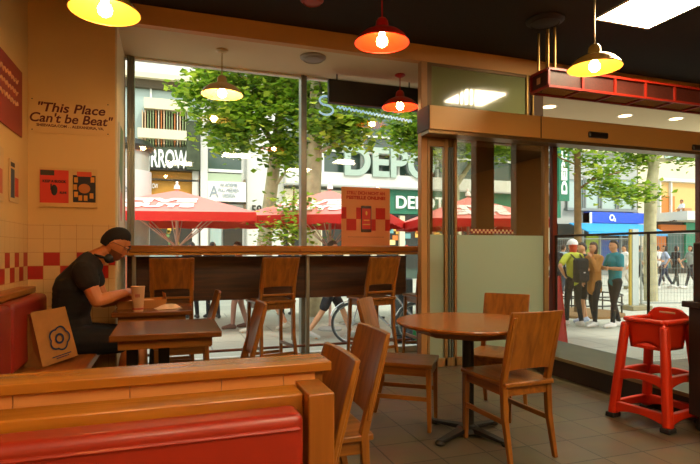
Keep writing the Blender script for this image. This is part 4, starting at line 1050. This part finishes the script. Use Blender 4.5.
def obj_me(me, name, m, parent, smooth=True):
    me.name = name; me.materials.clear(); me.materials.append(m)
    for p in me.polygons: p.use_smooth = True
    o = bpy.data.objects.new(name, me); C.objects.link(o); o.parent = parent; return o
def head_me(seg=28, scale=1.0):
    b = bmesh.new(); bmesh.ops.create_uvsphere(b, u_segments=seg, v_segments=seg-4, radius=1)
    G = lambda a, b_, s_: math.exp(-((a[0]-b_[0])**2+(a[1]-b_[1])**2+(a[2]-b_[2])**2)/(s_*s_))
    for v in b.verts:
        d = v.co.normalized(); x, y, z = d.x*.094, d.y*.074, d.z*.118
        if z < 0:
            k = (-z/.118); y *= 1-.30*k**1.4; x = x*(1-.10*k)+(.016*k if x > 0 else .030*k)
        if x > 0: x *= 1-.10*(1-abs(d.z))
        n = (d.x, d.y, d.z)
        x += .012*G(n, (.98, 0, .05), .14)+.026*G(n, (.97, 0, -.17), .14)+.005*G(n, (.95, 0, -.08), .12)        # nose
        for s_ in (-1, 1): x -= .010*G(n, (.90, s_*.36, .10), .18); y += s_*.003*G(n, (.75, s_*.6, -.15), .3)   # eye sockets, cheeks
        x += .006*G(n, (.93, 0, .33), .28)                                                                  # brow
        x += .007*G(n, (.88, 0, -.43), .10)+.008*G(n, (.84, 0, -.54), .10)-.006*G(n, (.87, 0, -.49), .06)   # lips
        x += .012*G(n, (.62, 0, -.80), .25)                                                                 # chin
        v.co = Vector((x, y, z))*scale
    for s_ in (-1, 1):       # ears
        r = bmesh.ops.create_uvsphere(b, u_segments=10, v_segments=8, radius=1)
        for v in r['verts']: v.co = Vector((v.co.x*.018-.008, v.co.y*.007+s_*.073, v.co.z*.030-.008))*scale
    me = bpy.data.meshes.new('head'); b.to_mesh(me); b.free(); return me
def xf(me, M): me.transform(M); return me
def hair_me(long_=0, seg=24, scale=1.0, top=1.08):
    b = bmesh.new(); bmesh.ops.create_uvsphere(b, u_segments=seg, v_segments=seg-4, radius=1)
    rn = random.Random(4)
    for v in b.verts:
        d = v.co.normalized(); f = max(-1, min(1, d.x))
        # hairline height: low at the nape, above the ear, higher at the temple and forehead
        lim = -.048 if f < -.45 else (-.048+.070*(f+.45)/.35 if f < -.10 else (.022+.034*(f+.10)/.5 if f < .4 else .056+.012*(f-.4)/.6))
        grow = min(1, max(0, (d.z*.126-lim)/.045)); r = .955+.055*grow+.018*rn.random()*grow
        x, y, z = d.x*.100*r-.003, d.y*.079*r, d.z*.126*r
        if z > 0: z *= 1+.06*max(0, d.x+.3)*(top-1)/.08; y *= 1+.03*(top-1)/.08
        if z < lim:
            if long_ and d.x < .25: z = lim-(lim-z)*(1+long_); x = x*.95-.010; y *= 1.10
            else: k = .70; x *= k; y *= k; z = lim+(z-lim)*.15
        v.co = Vector((x, y, z))*scale
    me = bpy.data.meshes.new('hair'); b.to_mesh(me); b.free(); return me
def hand_chains(w, dirv, side, palm_n, curl=.5, k=1.0):
    """wrist point, direction of the fingers, thumb-side vector, palm normal -> chains for palm and five fingers"""
    dv, sv, nv = dirv.normalized(), side.normalized(), palm_n.normalized(); ch = []
    root = w+dv*.02*k
    for i, L_ in enumerate((.066, .075, .070, .055)):
        off = sv*(.030-.020*i)*k; b0 = w+dv*.082*k+off; p = b0; ang = .15+curl*.4; pts = [(root, .018*k), (w+dv*.05*k+off*.85, .012*k), (b0, .0095*k)]
        for j, f in enumerate((.45, .32, .23)):
            ang2 = curl*(.5+.6*j); q = dv*cos(ang2)+nv*sin(ang2); p = p+q*L_*f*k; pts.append((p, (.0088, .0078, .0062)[j]*k))
        ch.append(pts)
    tb = w+dv*.035*k+sv*.030*k; q = (dv*.6+sv*.75+nv*.35).normalized(); ch.append([(root, .018*k), (tb, .013*k), (tb+q*.032*k, .011*k), (tb+(q*.6+dv*.4).normalized()*.056*k, .008*k)])
    return [[(tuple(p), r) for p, r in c_] for c_ in ch]
V3 = Vector
def person(label, loc, rz, H=1.70, skin='#c08a60', hair='#2a1a10', longh=0, shirt='#888888', sleeve=.5, bottom='#20242c', shorts=False, shoes='#e8e6e0', arms=('down', 'down'), stride=.1, coat_len=0, lean=0, sit=False, group=None, hat=None, hx=0, name='person', skirt=0, headturn=0):
    t = thing(name, label, 'person', loc, rz, group); k = H/1.72
    j = lambda x, y, z: V3((x*k, y*k, z*k))
    pel, wai, chs, nkb, nk, hd = j(0, 0, .95), j(.0+lean*.2, 0, 1.10), j(.01+lean*.5, 0, 1.30), j(lean*.8, 0, 1.44), j(.01+lean, 0, 1.51), j(.03+lean, 0, 1.615)
    body = []; sh = {}; 
    leg = {}
    for s_, st in ((1, stride), (-1, -stride)):
        hip = j(0, s_*.085, .90); kn = j(st*.6+.03, s_*.09, .50); an = j(st*1.15-.04*(st < 0), s_*.09, .085+(.06 if st < -.15 else 0)); 
        if sit: kn = j(.44, s_*.12, .90); an = j(.46, s_*.12, .48)
        toe = an+j(.15, s_*.02, -.045-(.05 if st < -.15 else 0)); heel = an+j(-.03, 0, -.03); leg[s_] = (hip, kn, an, toe, heel)
        body.append([(pel, .11*k), (hip, .085*k), (hip.lerp(kn, .5), .07*k), (kn, .052*k), (kn.lerp(an, .35), .052*k), (an, .036*k), (toe, .032*k)])
    body.append([(pel, .11*k), (wai, (.125*k, .095*k)), (chs, (.135*k, .10*k)), (nkb, .07*k), (nk, .05*k), (hd, .05*k)])
    arm = {}
    for s_, a in ((1, arms[0]), (-1, arms[1])):
        so = nkb+j(0, s_*.165, -.035); el, wr = {'down': (j(-.02, s_*.26, -.28), j(.05, s_*.27, -.52)), 'swing': (j(-.10, s_*.25, -.26), j(.02, s_*.27, -.48)), 'fwd': (j(.08, s_*.23, -.26), j(.28, s_*.14, -.30)),
            'cross': (j(.05, s_*.25, -.27), j(.20, -s_*.04, -.26)), 'hip': (j(-.06, s_*.36, -.22), j(.03, s_*.20, -.40)), 'face': (j(.12, s_*.20, -.26), j(.13, s_*.05, -.02)), 'rest': (j(.10, s_*.24, -.27), j(.34, s_*.12, -.36))}[a]
        el, wr = nkb+el, nkb+wr; arm[s_] = (so, el, wr)
        body.append([(nkb, .07*k), (so, .052*k), (so.lerp(el, .5), .044*k), (el, .038*k), (el.lerp(wr, .4), .037*k), (wr, .026*k)])
        dv = (wr-el).normalized(); sd_ = dv.cross(V3((0, s_, 0))); sd_ = sd_ if sd_.length > .1 else V3((0, 0, 1)); nv = dv.cross(sd_)*s_
        for c_ in hand_chains(wr, dv, sd_, nv, .5, k): body.append([(wr, .026*k)]+c_)
    me = skin_me([[(tuple(p), r) for p, r in c_] for c_ in body], 0)
    hm = xf(head_me(20, k), Matrix.Translation(hd) @ Matrix.Rotation(headturn, 4, 'Z'))
    sk = mat('skin'+skin[1:], skin, rough=.55)
    obj_me(join_me([me, hm], 'body', .010), 'body', sk, t)
    hr = mat('hair'+hair[1:], hair, rough=.6, bump=.4, nscale=60)
    obj_me(xf(hair_me(longh, 20, k*1.01), Matrix.Translation(hd) @ Matrix.Rotation(headturn, 4, 'Z')), 'hair', hr, t)
    for s_ in (-1, 1):
        m = MB().ell((.088*k, s_*.028*k, .012*k), .0085*k, 8); o = m.done('eye', mat('eye_dark', '#2a1c16', rough=.3), t, smooth=True); o.location = hd; o.rotation_euler = (0, 0, headturn)
    g = .014*k; sc = mat('cloth'+shirt[1:], shirt, rough=.85, noise=.1, nscale=9); bc = mat('cloth'+bottom[1:], bottom, rough=.85)
    ch = [[(pel+j(0, 0, -.02-coat_len), .12*k), (wai, (.145*k, .115*k)), (chs, (.155*k, .118*k)), (nkb+j(0, 0, -.01), .082*k)]] if not coat_len else [[(pel+j(0, 0, -.02-coat_len), (.165*k, .13*k)), (pel, (.15*k, .125*k)), (wai, (.145*k, .115*k)), (chs, (.155*k, .118*k)), (nkb+j(0, 0, -.01), .082*k)]]
    for s_ in (1, -1):
        so, el, wr = arm[s_]
        if sleeve <= .5: c_ = [(nkb+j(0, 0, -.01), .082*k), (so, .068*k), (so.lerp(el, .7), .062*k)]
        else: c_ = [(nkb+j(0, 0, -.01), .082*k), (so, .068*k), (el, .055*k), (el.lerp(wr, .93), .042*k)]
        ch.append(c_)
    obj_me(skin_me([[(tuple(p), r) for p, r in c_] for c_ in ch], .013), 'jacket' if coat_len > .05 else 'shirt', sc, t)
    ch = []
    for s_ in (1, -1):
        hip, kn, an, toe, heel = leg[s_]
        if shorts: ch.append([(pel, .128*k), (hip, .10*k), (hip.lerp(kn, .80), .088*k)])
        else: ch.append([(pel, .118*k), (hip, .09*k), (hip.lerp(kn, .5), .075*k), (kn, .058*k), (kn.lerp(an, .9), .046*k)])
    if skirt: ch = [[(pel, (.13*k, .125*k)), (j(0, 0, .6), (.19*k, .17*k)), (j(0, 0, .6-skirt), (.22*k, .20*k))]]
    obj_me(skin_me([[(tuple(p), r) for p, r in c_] for c_ in ch], .013), 'skirt' if skirt else ('shorts' if shorts else 'trousers'), bc, t)
    for s_ in (1, -1):
        hip, kn, an, toe, heel = leg[s_]; obj_me(skin_me([[(tuple(heel+j(-.01, 0, -.0)), .042*k), (tuple(an.lerp(toe, .55)+j(0, 0, .0)), .046*k), (tuple(toe+j(.035, 0, .004)), .034*k)], [(tuple(an.lerp(toe, .55)), .046*k), (tuple(an+j(0, 0, .01)), .045*k)]], .012), 'shoe', mat('shoe'+shoes[1:], shoes, rough=.6), t)
    if hat:
        m = MB().lathe([(.105*k, .02*k), (.103*k, .06*k), (.08*k, .11*k), (.03*k, .135*k), (0, .137*k)], seg=20, cap=False); o = m.done('cap', mat('hat'+hat[1:], hat, rough=.8), t, smooth=True); o.location = hd+j(0, 0, .01)
        MB().ell((.11*k, 0, .03*k), (.06*k, .06*k, .006*k), 14).done('cap_brim', mat('hat'+hat[1:], hat), o)
    t['_c'] = 0; del t['_c']
    return t, leg, arm, k
def G_(px, py): return onfloor(px, py, GZ)
toview = lambda p, da=0: atan2(-p.y, -p.x)+da
def VA(a): return a-YAW     # heading measured in the view: 0 right, pi/2 away
# group of friends
p = at(573.5, 10.4, GZ)
pt, lg, ar, k_ = person('person with long red hair, pale cap, yellow green shirt and black leggings, seen from behind', p, VA(pi/2+.25), 1.70, '#d8a078', '#b8401c', 1.6, '#b8c440', .5, '#1a1c1e', False, '#e0dcd4', ('hip', 'down'), .08, hat='#d8dcd8')
q = p+Vector((cos(VA(pi/2+.25)), sin(VA(pi/2+.25)), 0))*-.20
t = thing('backpack', 'black backpack worn by the red haired person', 'backpack', (q.x, q.y, GZ+1.12), VA(pi/2+.25))
MB().box(-.09, .05, -.155, .155, -.24, .24).done('bag_body', mat('backpack_black', '#15171a', rough=.8), t, bevel=.06, seg=5)
MB().box(-.125, -.08, -.12, .12, -.20, .02).done('front_pocket', MATS['backpack_black'], t, bevel=.03, seg=4)
for s_ in (-1, 1): MB().tube([(.03, s_*.08, .22), (.14, s_*.10, .31), (.30, s_*.11, .24), (.33, s_*.12, .05), (.22, s_*.15, -.12), (.04, s_*.14, -.18)], .016, 8).done('strap', MATS['backpack_black'], t, smooth=True)
MB().box(-.128, -.124, -.02, .02, -.05, -.03).done('label_patch', lt_white, t)
p = at(583.5, 10.9, GZ); person('person in black shorts and dark shirt standing behind the red haired person', p, VA(pi), 1.66, '#d0986c', '#201812', 0, '#2c2e30', .5, '#16181a', True, '#b8c4dc', ('fwd', 'down'), .05)
p = at(594.5, 10.3, GZ); person('person with long brown hair in a tan jacket, one hand at the face', p, VA(pi+.3), 1.66, '#c89068', '#3a2216', 1.3, '#b8803c', 1, '#181a1e', False, '#e8e6e0', ('face', 'cross'), .06, coat_len=.16)
m = MB()
p = at(615, 10.2, GZ); person('person with dark hair in a teal t-shirt with folded arms and black trousers', p, VA(pi+.15), 1.70, '#d0986c', '#1c1614', 0, '#1f8a96', .5, '#15171a', False, '#eceae6', ('cross', 'cross'), .10)
# passers-by further off
far = [
 ('person in black clothes walking at the left of the far crowd, under the shop window', 556, 16.0, pi*.5, '#26282a', '#1e2022', False, 0, '#2a1a10'),
 ('person in a pale blue shirt in the far crowd beside the red haired person', 563, 17.5, pi*.2, '#b8ccd8', '#3a4450', False, 0, '#3a2a1c'),
 ('person in a white shirt walking behind the person in teal', 625, 19.0, pi, '#e8e8e4', '#b8b4a8', False, 0, '#2a1e16'),
 ('person in a grey green top beside the fence post', 639.5, 20.5, 0, '#7a8a84', '#2a2c30', False, 0, '#3a3028'),
 ('person in a long dark plum dress beside the fence post', 652, 20.0, 0, '#5a4450', '#4a3440', False, 0, '#2a2024'),
 ('person in a white top at the far shop door', 658, 22.5, pi/2, '#dcd8d0', '#302a2c', False, 0, '#30221a'),
 ('person in a light blue top and jeans walking left, in front of the teal door', 665, 20.5, pi*.9, '#a8b4cc', '#2a3850', False, .6, '#2a1c14'),
 ('person in a black top with a pale bag strap walking right', 676, 20.5, .15, '#1c1e20', '#3c4038', False, .5, '#1e1612'),
 ('person in a grey sleeveless top and black trousers near the right edge', 691, 20.5, pi+.1, '#98a098', '#1c2228', False, 1.0, '#241812'),
]
for i, (lb, px, d, a, sh, bo, so, lh, hc) in enumerate(far):
    person(lb, at(px, d, GZ), VA(a), 1.68, '#c08c64', hc, lh, sh, .5, bo, so, '#d8d4cc', (('swing', 'fwd'), ('down', 'swing'))[i % 2], (.22, .16, .26)[i % 3], skirt=.45 if 'dress' in lb else 0, group=None)
# man at the upper window across the street
p = (xat(682, 24.0), 24.0, zat(682, 211, 24.0)-.48); 
# walkers close to the window, and heads over the counter
person('person in dark shorts walking just outside the counter window, left of the steel post', at(268, 9.6, GZ), VA(pi), 1.70, '#d09874', '#d8d0c0', 0, '#d8d4cc', .5, '#1c2028', True, '#d0c8b8', ('fwd', 'down'), .26, hat='#ece8e0')
person('person in patterned brown loose trousers walking at the left of the counter window', at(239, 10.0, GZ), VA(pi+.1), 1.66, '#c08c64', '#4a3020', 0, '#a87860', 1, '#a07868', False, '#6a4a3c', ('down', 'fwd'), .10)
person('person in dark shorts and red and white trainers stepping beside the bicycle', at(331, 8.9, GZ), VA(.2), 1.66, '#d8a078', '#3a2a20', 0, '#5a5e66', .5, '#22262c', True, '#d8d8d4', ('fwd', 'down'), .33)
for lb, px, d in (('dark haired person seated under the left parasol, right of its pole', 213, 11.5), ('dark haired person seated right beside the left parasol pole', 192, 11.5), ('person with a bun seated between the leaning tree trunk and the sapling', 287, 12.0)):
    p = at(px, d, GZ)
    person(lb, p, VA(pi*.7), 1.68, '#b8805c', '#1c1410', 0, '#30343a', .5, '#24262c', False, '#2a2a2a', ('fwd', 'down'), .05)
# ---------------------------------------------------------------- bicycle
t = thing('bicycle', 'silver bicycle leaning outside the counter window, right part of the glass', 'bicycle', at(385, 8.35, GZ), VA(0)); t.rotation_euler[0] = .06
st = mat('bike_silver', '#c8d0d4', rough=.25, metal=.7); rb = mat('tyre', '#3c4244', rough=.8)
for x in (-.52, .52):
    w = MB().tube([(x+.33*cos(a), 0, .345+.33*sin(a)) for a in [2*pi*i/40 for i in range(40)]], .017, 8, True).done('wheel', rb, t, smooth=True)
    MB().tube([(x+.305*cos(a), 0, .345+.305*sin(a)) for a in [2*pi*i/40 for i in range(40)]], .009, 6, True).done('rim', st, w, smooth=True)
    m = MB()
    for i in range(18): a = 2*pi*i/18; m.tube([(x+.02*cos(a+.5), .012*(-1)**i, .345+.02*sin(a+.5)), (x+.30*cos(a), 0, .345+.30*sin(a))], .0012, 4)
    m.tube([(x, -.04, .345), (x, .04, .345)], .018, 10); m.done('spokes', st, w)
    MB().tube([(x+.37*cos(a), 0, .345+.37*sin(a)) for a in [radians(20+i*10) for i in range(15)]], .012, 6).done('mudguard', st, t, smooth=True)
m = MB(); bb, sc_, hdt, hdb, rw, fw = (.08, 0, .30), (.20-.05, 0, .80), (-.36, 0, .88), (-.40, 0, .74), (.52, 0, .345), (-.52, 0, .345)
for a, c_ in ((bb, sc_), (bb, hdb), (sc_, hdt), (bb, rw), (sc_, rw), (hdt, hdb)): m.tube([a, c_], .016, 10)
for s_ in (-1, 1): m.tube([hdb, (hdb[0]-.02, s_*.04, hdb[2]-.06), (fw[0], s_*.04, fw[2])], .010, 8)
m.done('frame', st, t, smooth=True)
MB().ell((.17, 0, .93), (.14, .07, .03), 16).done('saddle', M_black, t, smooth=True); MB().tube([sc_, (.165, 0, .92)], .013, 8).done('seat_post', st, t)
MB().tube([(-.30, .28, 1.0), (-.38, .15, 1.02), (-.35, 0, 1.0), (-.38, -.15, 1.02), (-.30, -.28, 1.0)], .011, 8).tube([hdt, (-.35, 0, 1.0)], .013, 8).done('handlebar', st, t, smooth=True)
m = MB().tube([(bb[0], -.07, bb[2]), (bb[0]+.12, -.07, bb[2]-.12)], .008, 6).tube([(bb[0], .07, bb[2]), (bb[0]-.12, .07, bb[2]+.12)], .008, 6).box(bb[0]+.08, bb[0]+.16, -.14, -.07, bb[2]-.135, bb[2]-.11).box(bb[0]-.16, bb[0]-.08, .07, .14, bb[2]+.11, bb[2]+.135)
m.lathe([(.08, -.002), (.08, .002)], (0, 0, 0), 20) if False else None
m.done('crankset', M_black, t)
# green crate and dark bollard behind the right part of the counter
t = thing('street_bollard', 'thick dark square bollard outside the window, left of the green crate', 'bollard', at(403, 8.6, GZ)); MB().box(-.13, .13, -.12, .12, 0, 1.05).done('post', mat('bollard_blue', '#2c3a42', rough=.5), t, bevel=.02); MB().box(-.15, .15, -.14, .14, 0, .06).done('base', M_black, t)
t = thing('green_crate', 'bright green plastic crate on the pavement by the window post', 'crate', at(419, 8.75, GZ), -.2)
gm = mat('crate_green', '#1ea85a', rough=.4); m = MB(); m.box(-.18, .18, -.13, .13, 0, .02)
for s_ in (-1, 1): m.box(-.18, .18, s_*.13-.01, s_*.13+.01, .0, .42); m.box(s_*.18-.01, s_*.18+.01, -.13, .13, 0, .42)
m.done('crate_body', gm, t); MB().box(-.19, .19, -.145, -.14, .36, .43).box(-.19, .19, .14, .145, .36, .43).done('rim', gm, t)
# site fence panels at the right
def fence(px0, px1, d, lb):
    a, c_ = at(px0, d, GZ), at(px1, d, GZ); L_ = (c_-a).length; t = thing('site_fence', lb, 'fence', a, atan2(c_.y-a.y, c_.x-a.x), 'wire mesh site fences')
    fm = mat('galvanised', '#8c948e', rough=.5, metal=.5); h = 1.95
    MB().tube([(0, 0, .1), (0, 0, h), (L_, 0, h), (L_, 0, .1)], .021, 8).tube([(0, 0, .15), (L_, 0, .15)], .018, 8).done('frame', fm, t, smooth=True)
    m = MB(); n = int(L_/.08)
    for i in range(n): m.beam((L_*(i+.5)/n, 0, .15), (L_*(i+.5)/n, 0, h), .0045, .0045, up=(0, 1, 0))
    for i in range(9): z = .2+i*(h-.25)/8; m.beam((0, 0, z), (L_, 0, z), .006, .006)
    m.done('wire_mesh', fm, t)
    for x in (.0, L_): MB().box(x-.12, x+.12, -.33, .33, 0, .11).done('foot_block', mat('block_stone', '#8a8468', rough=.9), t, bevel=.02)
    return t
fence(641, 720, 13.5, 'wire mesh site fence in front of the cream building at the right')
fence(553, 631, 20.0, 'wire mesh site fence behind the group of friends')
t = thing('fence_post', 'tall pale metal upright with yellow edge at the end of the site fence', 'post', at(634, 13.2, GZ)); MB().box(-.10, .10, -.05, .05, .1, 2.05).done('post', mat('pale_post', '#a8b4b0', rough=.5), t); MB().box(-.15, -.11, -.03, .03, .1, 2.05).done('yellow_edge', mat('yellow_edge', '#b8a040', rough=.5), t); MB().box(-.25, .25, -.2, .2, 0, .12).done('foot_block', MATS['block_stone'], t, bevel=.02)
# round tree guard bench
c0 = at(578, 12.4, GZ)
t = thing('tree_guard', 'low dark ring rail around a wooden planted patch, behind the group of friends', 'tree guard', c0)
MB().lathe([(.95, 0), (1.0, .0), (1.0, .05), (0, .05)], seg=40, cap=False).done('soil_patch', mat('soil_brown', '#8a6a40', rough=.95, noise=.2), t)
m = MB(); 
for z in (.28, .48): m.tube([(.95*cos(a), .95*sin(a), z) for a in [2*pi*i/36 for i in range(36)]], .018, 6, True)
m.done('ring_rail', M_black, t, smooth=True)
for i in range(8): a = 2*pi*i/8+.2; MB().tube([(.95*cos(a), .95*sin(a), 0), (.95*cos(a), .95*sin(a), .48)], .018, 6).done('rail_post', M_black, t)
# red A-frame board behind the chair
t = thing('pavement_board', 'red folding pavement sign half hidden behind the front chair back', 'sign board', at(551, 8.6, GZ), VA(pi/2+.1)); 
MB().beam((-.25, 0, 0), (-.02, 0, 1.05), .55, .03, up=(0, 1, 0)).done('front_board', mat('board_red', '#b02820', rough=.5), t); MB().beam((.25, 0, 0), (.02, 0, 1.05), .55, .03, up=(0, 1, 0)).done('back_board', MATS['board_red'], t)
# terrace tables under the parasols
for px, d, lb in ((150, 10.6, 'terrace table under the left parasol'), (350, 10.8, 'terrace table under the middle parasol'), (455, 11.2, 'terrace table under the right parasol')):
    t = thing('terrace_table', lb, 'table', at(px, d, GZ), 0, None); MB().lathe([(0, .70), (.36, .70), (.37, .715), (.36, .73), (0, .73)], seg=28, cap=False).done('tabletop', M_red, t, smooth=True); MB().tube([(0, 0, .02), (0, 0, .70)], .03).lathe([(.24, 0), (.22, .03), (.03, .05)], seg=24).done('pedestal', M_alu, t, smooth=True)

# ================================================================ the man at the table
def mp(px, py, Y): return V3((xat(px, Y), Y, zat(px, py, Y)))
YM = 4.42
O = V3((-.66, YM, 0))
t = thing('person', 'man with glasses in a black t-shirt bent over food at the left table', 'person', O)
def q_(px, py, dy=0): return tuple(mp(px, py, YM+dy)-O)
pel = q_(75, 335); wai = q_(71, 315); chs = q_(75, 288); nkb = q_(92, 262); nk = q_(102, 254); hd = q_(115.5, 244)
sr, sl_ = q_(84, 272, -.19), q_(90, 270, .185)
er_, el_ = q_(97, 301, -.23), q_(104, 302, .22)
wr_, wl_ = q_(124, 293, -.09), q_(128, 297, .06)
body = []
B = lambda *a: body.append(list(a))
B((pel, (.15, .13)), (wai, (.15, .125)), (chs, (.17, .135)), (nkb, .085), (nk, .058), (tuple(V3(hd)+V3((-.03, 0, -.04))), .055))
hipR, hipL = tuple(V3(pel)+V3((.04, -.10, -.03))), tuple(V3(pel)+V3((.04, .10, -.03)))
kR, kL = q_(133, 339, -.13), q_(138, 338, .11)
aR, aL = tuple(V3(kR)+V3((-.10, .02, -.40))), tuple(V3(kL)+V3((.04, 0, -.40)))
for hp_, kk, aa in ((hipR, kR, aR), (hipL, kL, aL)):
    B((pel, (.15, .13)), (hp_, .105), (tuple(V3(hp_).lerp(V3(kk), .5)), .088), (kk, .062), (tuple(V3(kk).lerp(V3(aa), .35)), .060), (aa, .038), (tuple(V3(aa)+V3((.14, 0, -.045))), .033))
for so, ee, ww, sg_ in ((sr, er_, wr_, -1), (sl_, el_, wl_, 1)):
    B((nkb, .085), (so, .066), (tuple(V3(so).lerp(V3(ee), .5)), .056), (ee, .047), (tuple(V3(ee).lerp(V3(ww), .4)), .047), (ww, .031))
me1 = skin_me(body, 0)
hc = []
for ww, ee, sg_, cu in ((V3(wr_), V3(er_), -1, .8), (V3(wl_), V3(el_), 1, .7)):
    dv = (ww-ee).normalized(); dv = (dv+V3((.1, 0, -.25))).normalized(); sd_ = V3((.0, -sg_*.8, .55)); sd_ = (sd_-dv*sd_.dot(dv)).normalized(); nv = V3((0, 0, -1)); nv = (nv-dv*nv.dot(dv)).normalized()
    hc.append(skin_me([[(tuple(ww-dv*.02), .028)]+[(p, r) for p, r in c_] for c_ in hand_chains(ww, dv, sd_, nv, cu, 1.0)], 0))
HM = Matrix.Translation(hd) @ Matrix.Rotation(radians(31), 4, 'Y') @ Matrix.Scale(1.07, 4)
me2 = xf(head_me(40), HM)
skm = mat('man_skin', '#c87840', rough=.5)
obj_me(join_me([me1, me2]+hc, 'body', .0045), 'body', skm, t)
hm = hair_me(0, 72, 1.0, 1.08)
obj_me(xf(hm, HM), 'hair', mat('man_hair', '#120a06', rough=.85, bump=.3, nscale=70), t)
# beard shading as stubble shell, brows, eyes, glasses, headphones
def headpt(o): o.matrix_local = HM; return o
b = head_me(40, 1.012); bb_ = bmesh.new(); bb_.from_mesh(b)
bmesh.ops.delete(bb_, geom=[f for f in bb_.faces if not (f.calc_center_median().z < -.040 and f.calc_center_median().x > .0 and not (f.calc_center_median().z > -.056 and f.calc_center_median().x > .075 and abs(f.calc_center_median().y) < .02))], context='FACES')
bm2 = bpy.data.meshes.new('beard'); bb_.to_mesh(bm2); bb_.free(); headpt(obj_me(bm2, 'beard', mat('stubble', '#7c4222', rough=.8), t))
for s_ in (-1, 1):
    headpt(MB().ell((.082, s_*.030, .012), (.010, .013, .009), 12).done('eye', mat('eye_white', '#d8b090', rough=.3), t, smooth=True))
    headpt(MB().ell((.0905, s_*.030, .012), (.003, .006, .006), 10).done('iris', M_black, t, smooth=True))
    headpt(MB().tube([(.093, s_*.014, .030), (.094, s_*.030, .036), (.086, s_*.048, .031)], [.004, .005, .003], 8).done('eyebrow', MATS['man_hair'], t, smooth=True))
headpt(MB().tube([(.096, -.020, -.052), (.100, 0, -.050), (.096, .020, -.052)], .004, 8).done('lips', mat('lips', '#a85038'), t, smooth=True))
gm_ = MB()
for s_ in (-1, 1):
    gm_.tube([(.104-.006*abs(cos(a)), s_*.032+.023*cos(a), .008+.019*sin(a)) for a in [2*pi*i/20 for i in range(20)]], .0018, 6, True)
    gm_.tube([(.098, s_*.055, .012), (.05, s_*.078, .012), (-.01, s_*.082, .006), (-.025, s_*.080, -.012)], .0018, 6)
gm_.tube([(.104, -.010, .012), (.107, 0, .015), (.104, .010, .012)], .0018, 6); headpt(gm_.done('glasses', M_black, t, smooth=True))
# t-shirt, shorts, shoes
sh = [[(tuple(V3(pel)+V3((0, 0, -.02))), (.165, .14)), (wai, (.165, .13)), (chs, (.19, .15)), (tuple(V3(nkb)+V3((-.012, 0, -.012))), .098)]]
for so, ee in ((sr, er_), (sl_, el_)): sh.append([(tuple(V3(nkb)+V3((-.012, 0, -.012))), .098), (so, .086), (tuple(V3(so).lerp(V3(ee), .34)), .078)])
obj_me(skin_me(sh, .009, 4), 'shirt', mat('black_cotton', '#16120f', rough=.9, bump=.3, nscale=14), t)
sh = [[(pel, (.162, .138)), (hp_, .118), (tuple(V3(hp_).lerp(V3(kk), .78)), .104)] for hp_, kk in ((hipR, kR), (hipL, kL))]
obj_me(skin_me(sh, .009, 4), 'shorts', mat('black_shorts', '#120f0d', rough=.9), t)
for aa in (aR, aL): obj_me(skin_me([[(tuple(V3(aa)+V3((-.05, 0, -.04))), .042), (tuple(V3(aa)+V3((.08, 0, -.045))), .048), (tuple(V3(aa)+V3((.19, 0, -.05))), .036)], [(tuple(V3(aa)+V3((.08, 0, -.045))), .048), (tuple(V3(aa)+V3((.01, 0, .01))), .045)]], .008), 'shoe', M_black, t)
# headphones resting round his neck
nb_ = V3(nk)+O
t = thing('headphones', 'black headphones resting around the neck of the man at the table', 'headphones', nb_)
MB().tube([(.04-.115*cos(a), .085*sin(a), -.03+.035*cos(a)) for a in [radians(i*10) for i in range(-10, 11)]], .009, 8).done('headband', M_black, t, smooth=True)
for s_ in (-1, 1): MB().ell((.055, s_*.078, -.035), (.032, .020, .036), 16).done('ear_cup', M_black, t, smooth=True)
# small black box on the far window ledge and the man at the upper window across the street
p = V3((xat(682, 23.6), 23.6, zat(682, 214, 23.6)))
person('person in a white shirt sitting at the upper window of the cream building', (p.x, p.y, p.z-.88*1.0), VA(pi), 1.75, '#b07850', '#2a1c14', 0, '#e4e8ee', .5, '#28303c', False, '#3a2a20', ('fwd', 'rest'), 0, sit=True)
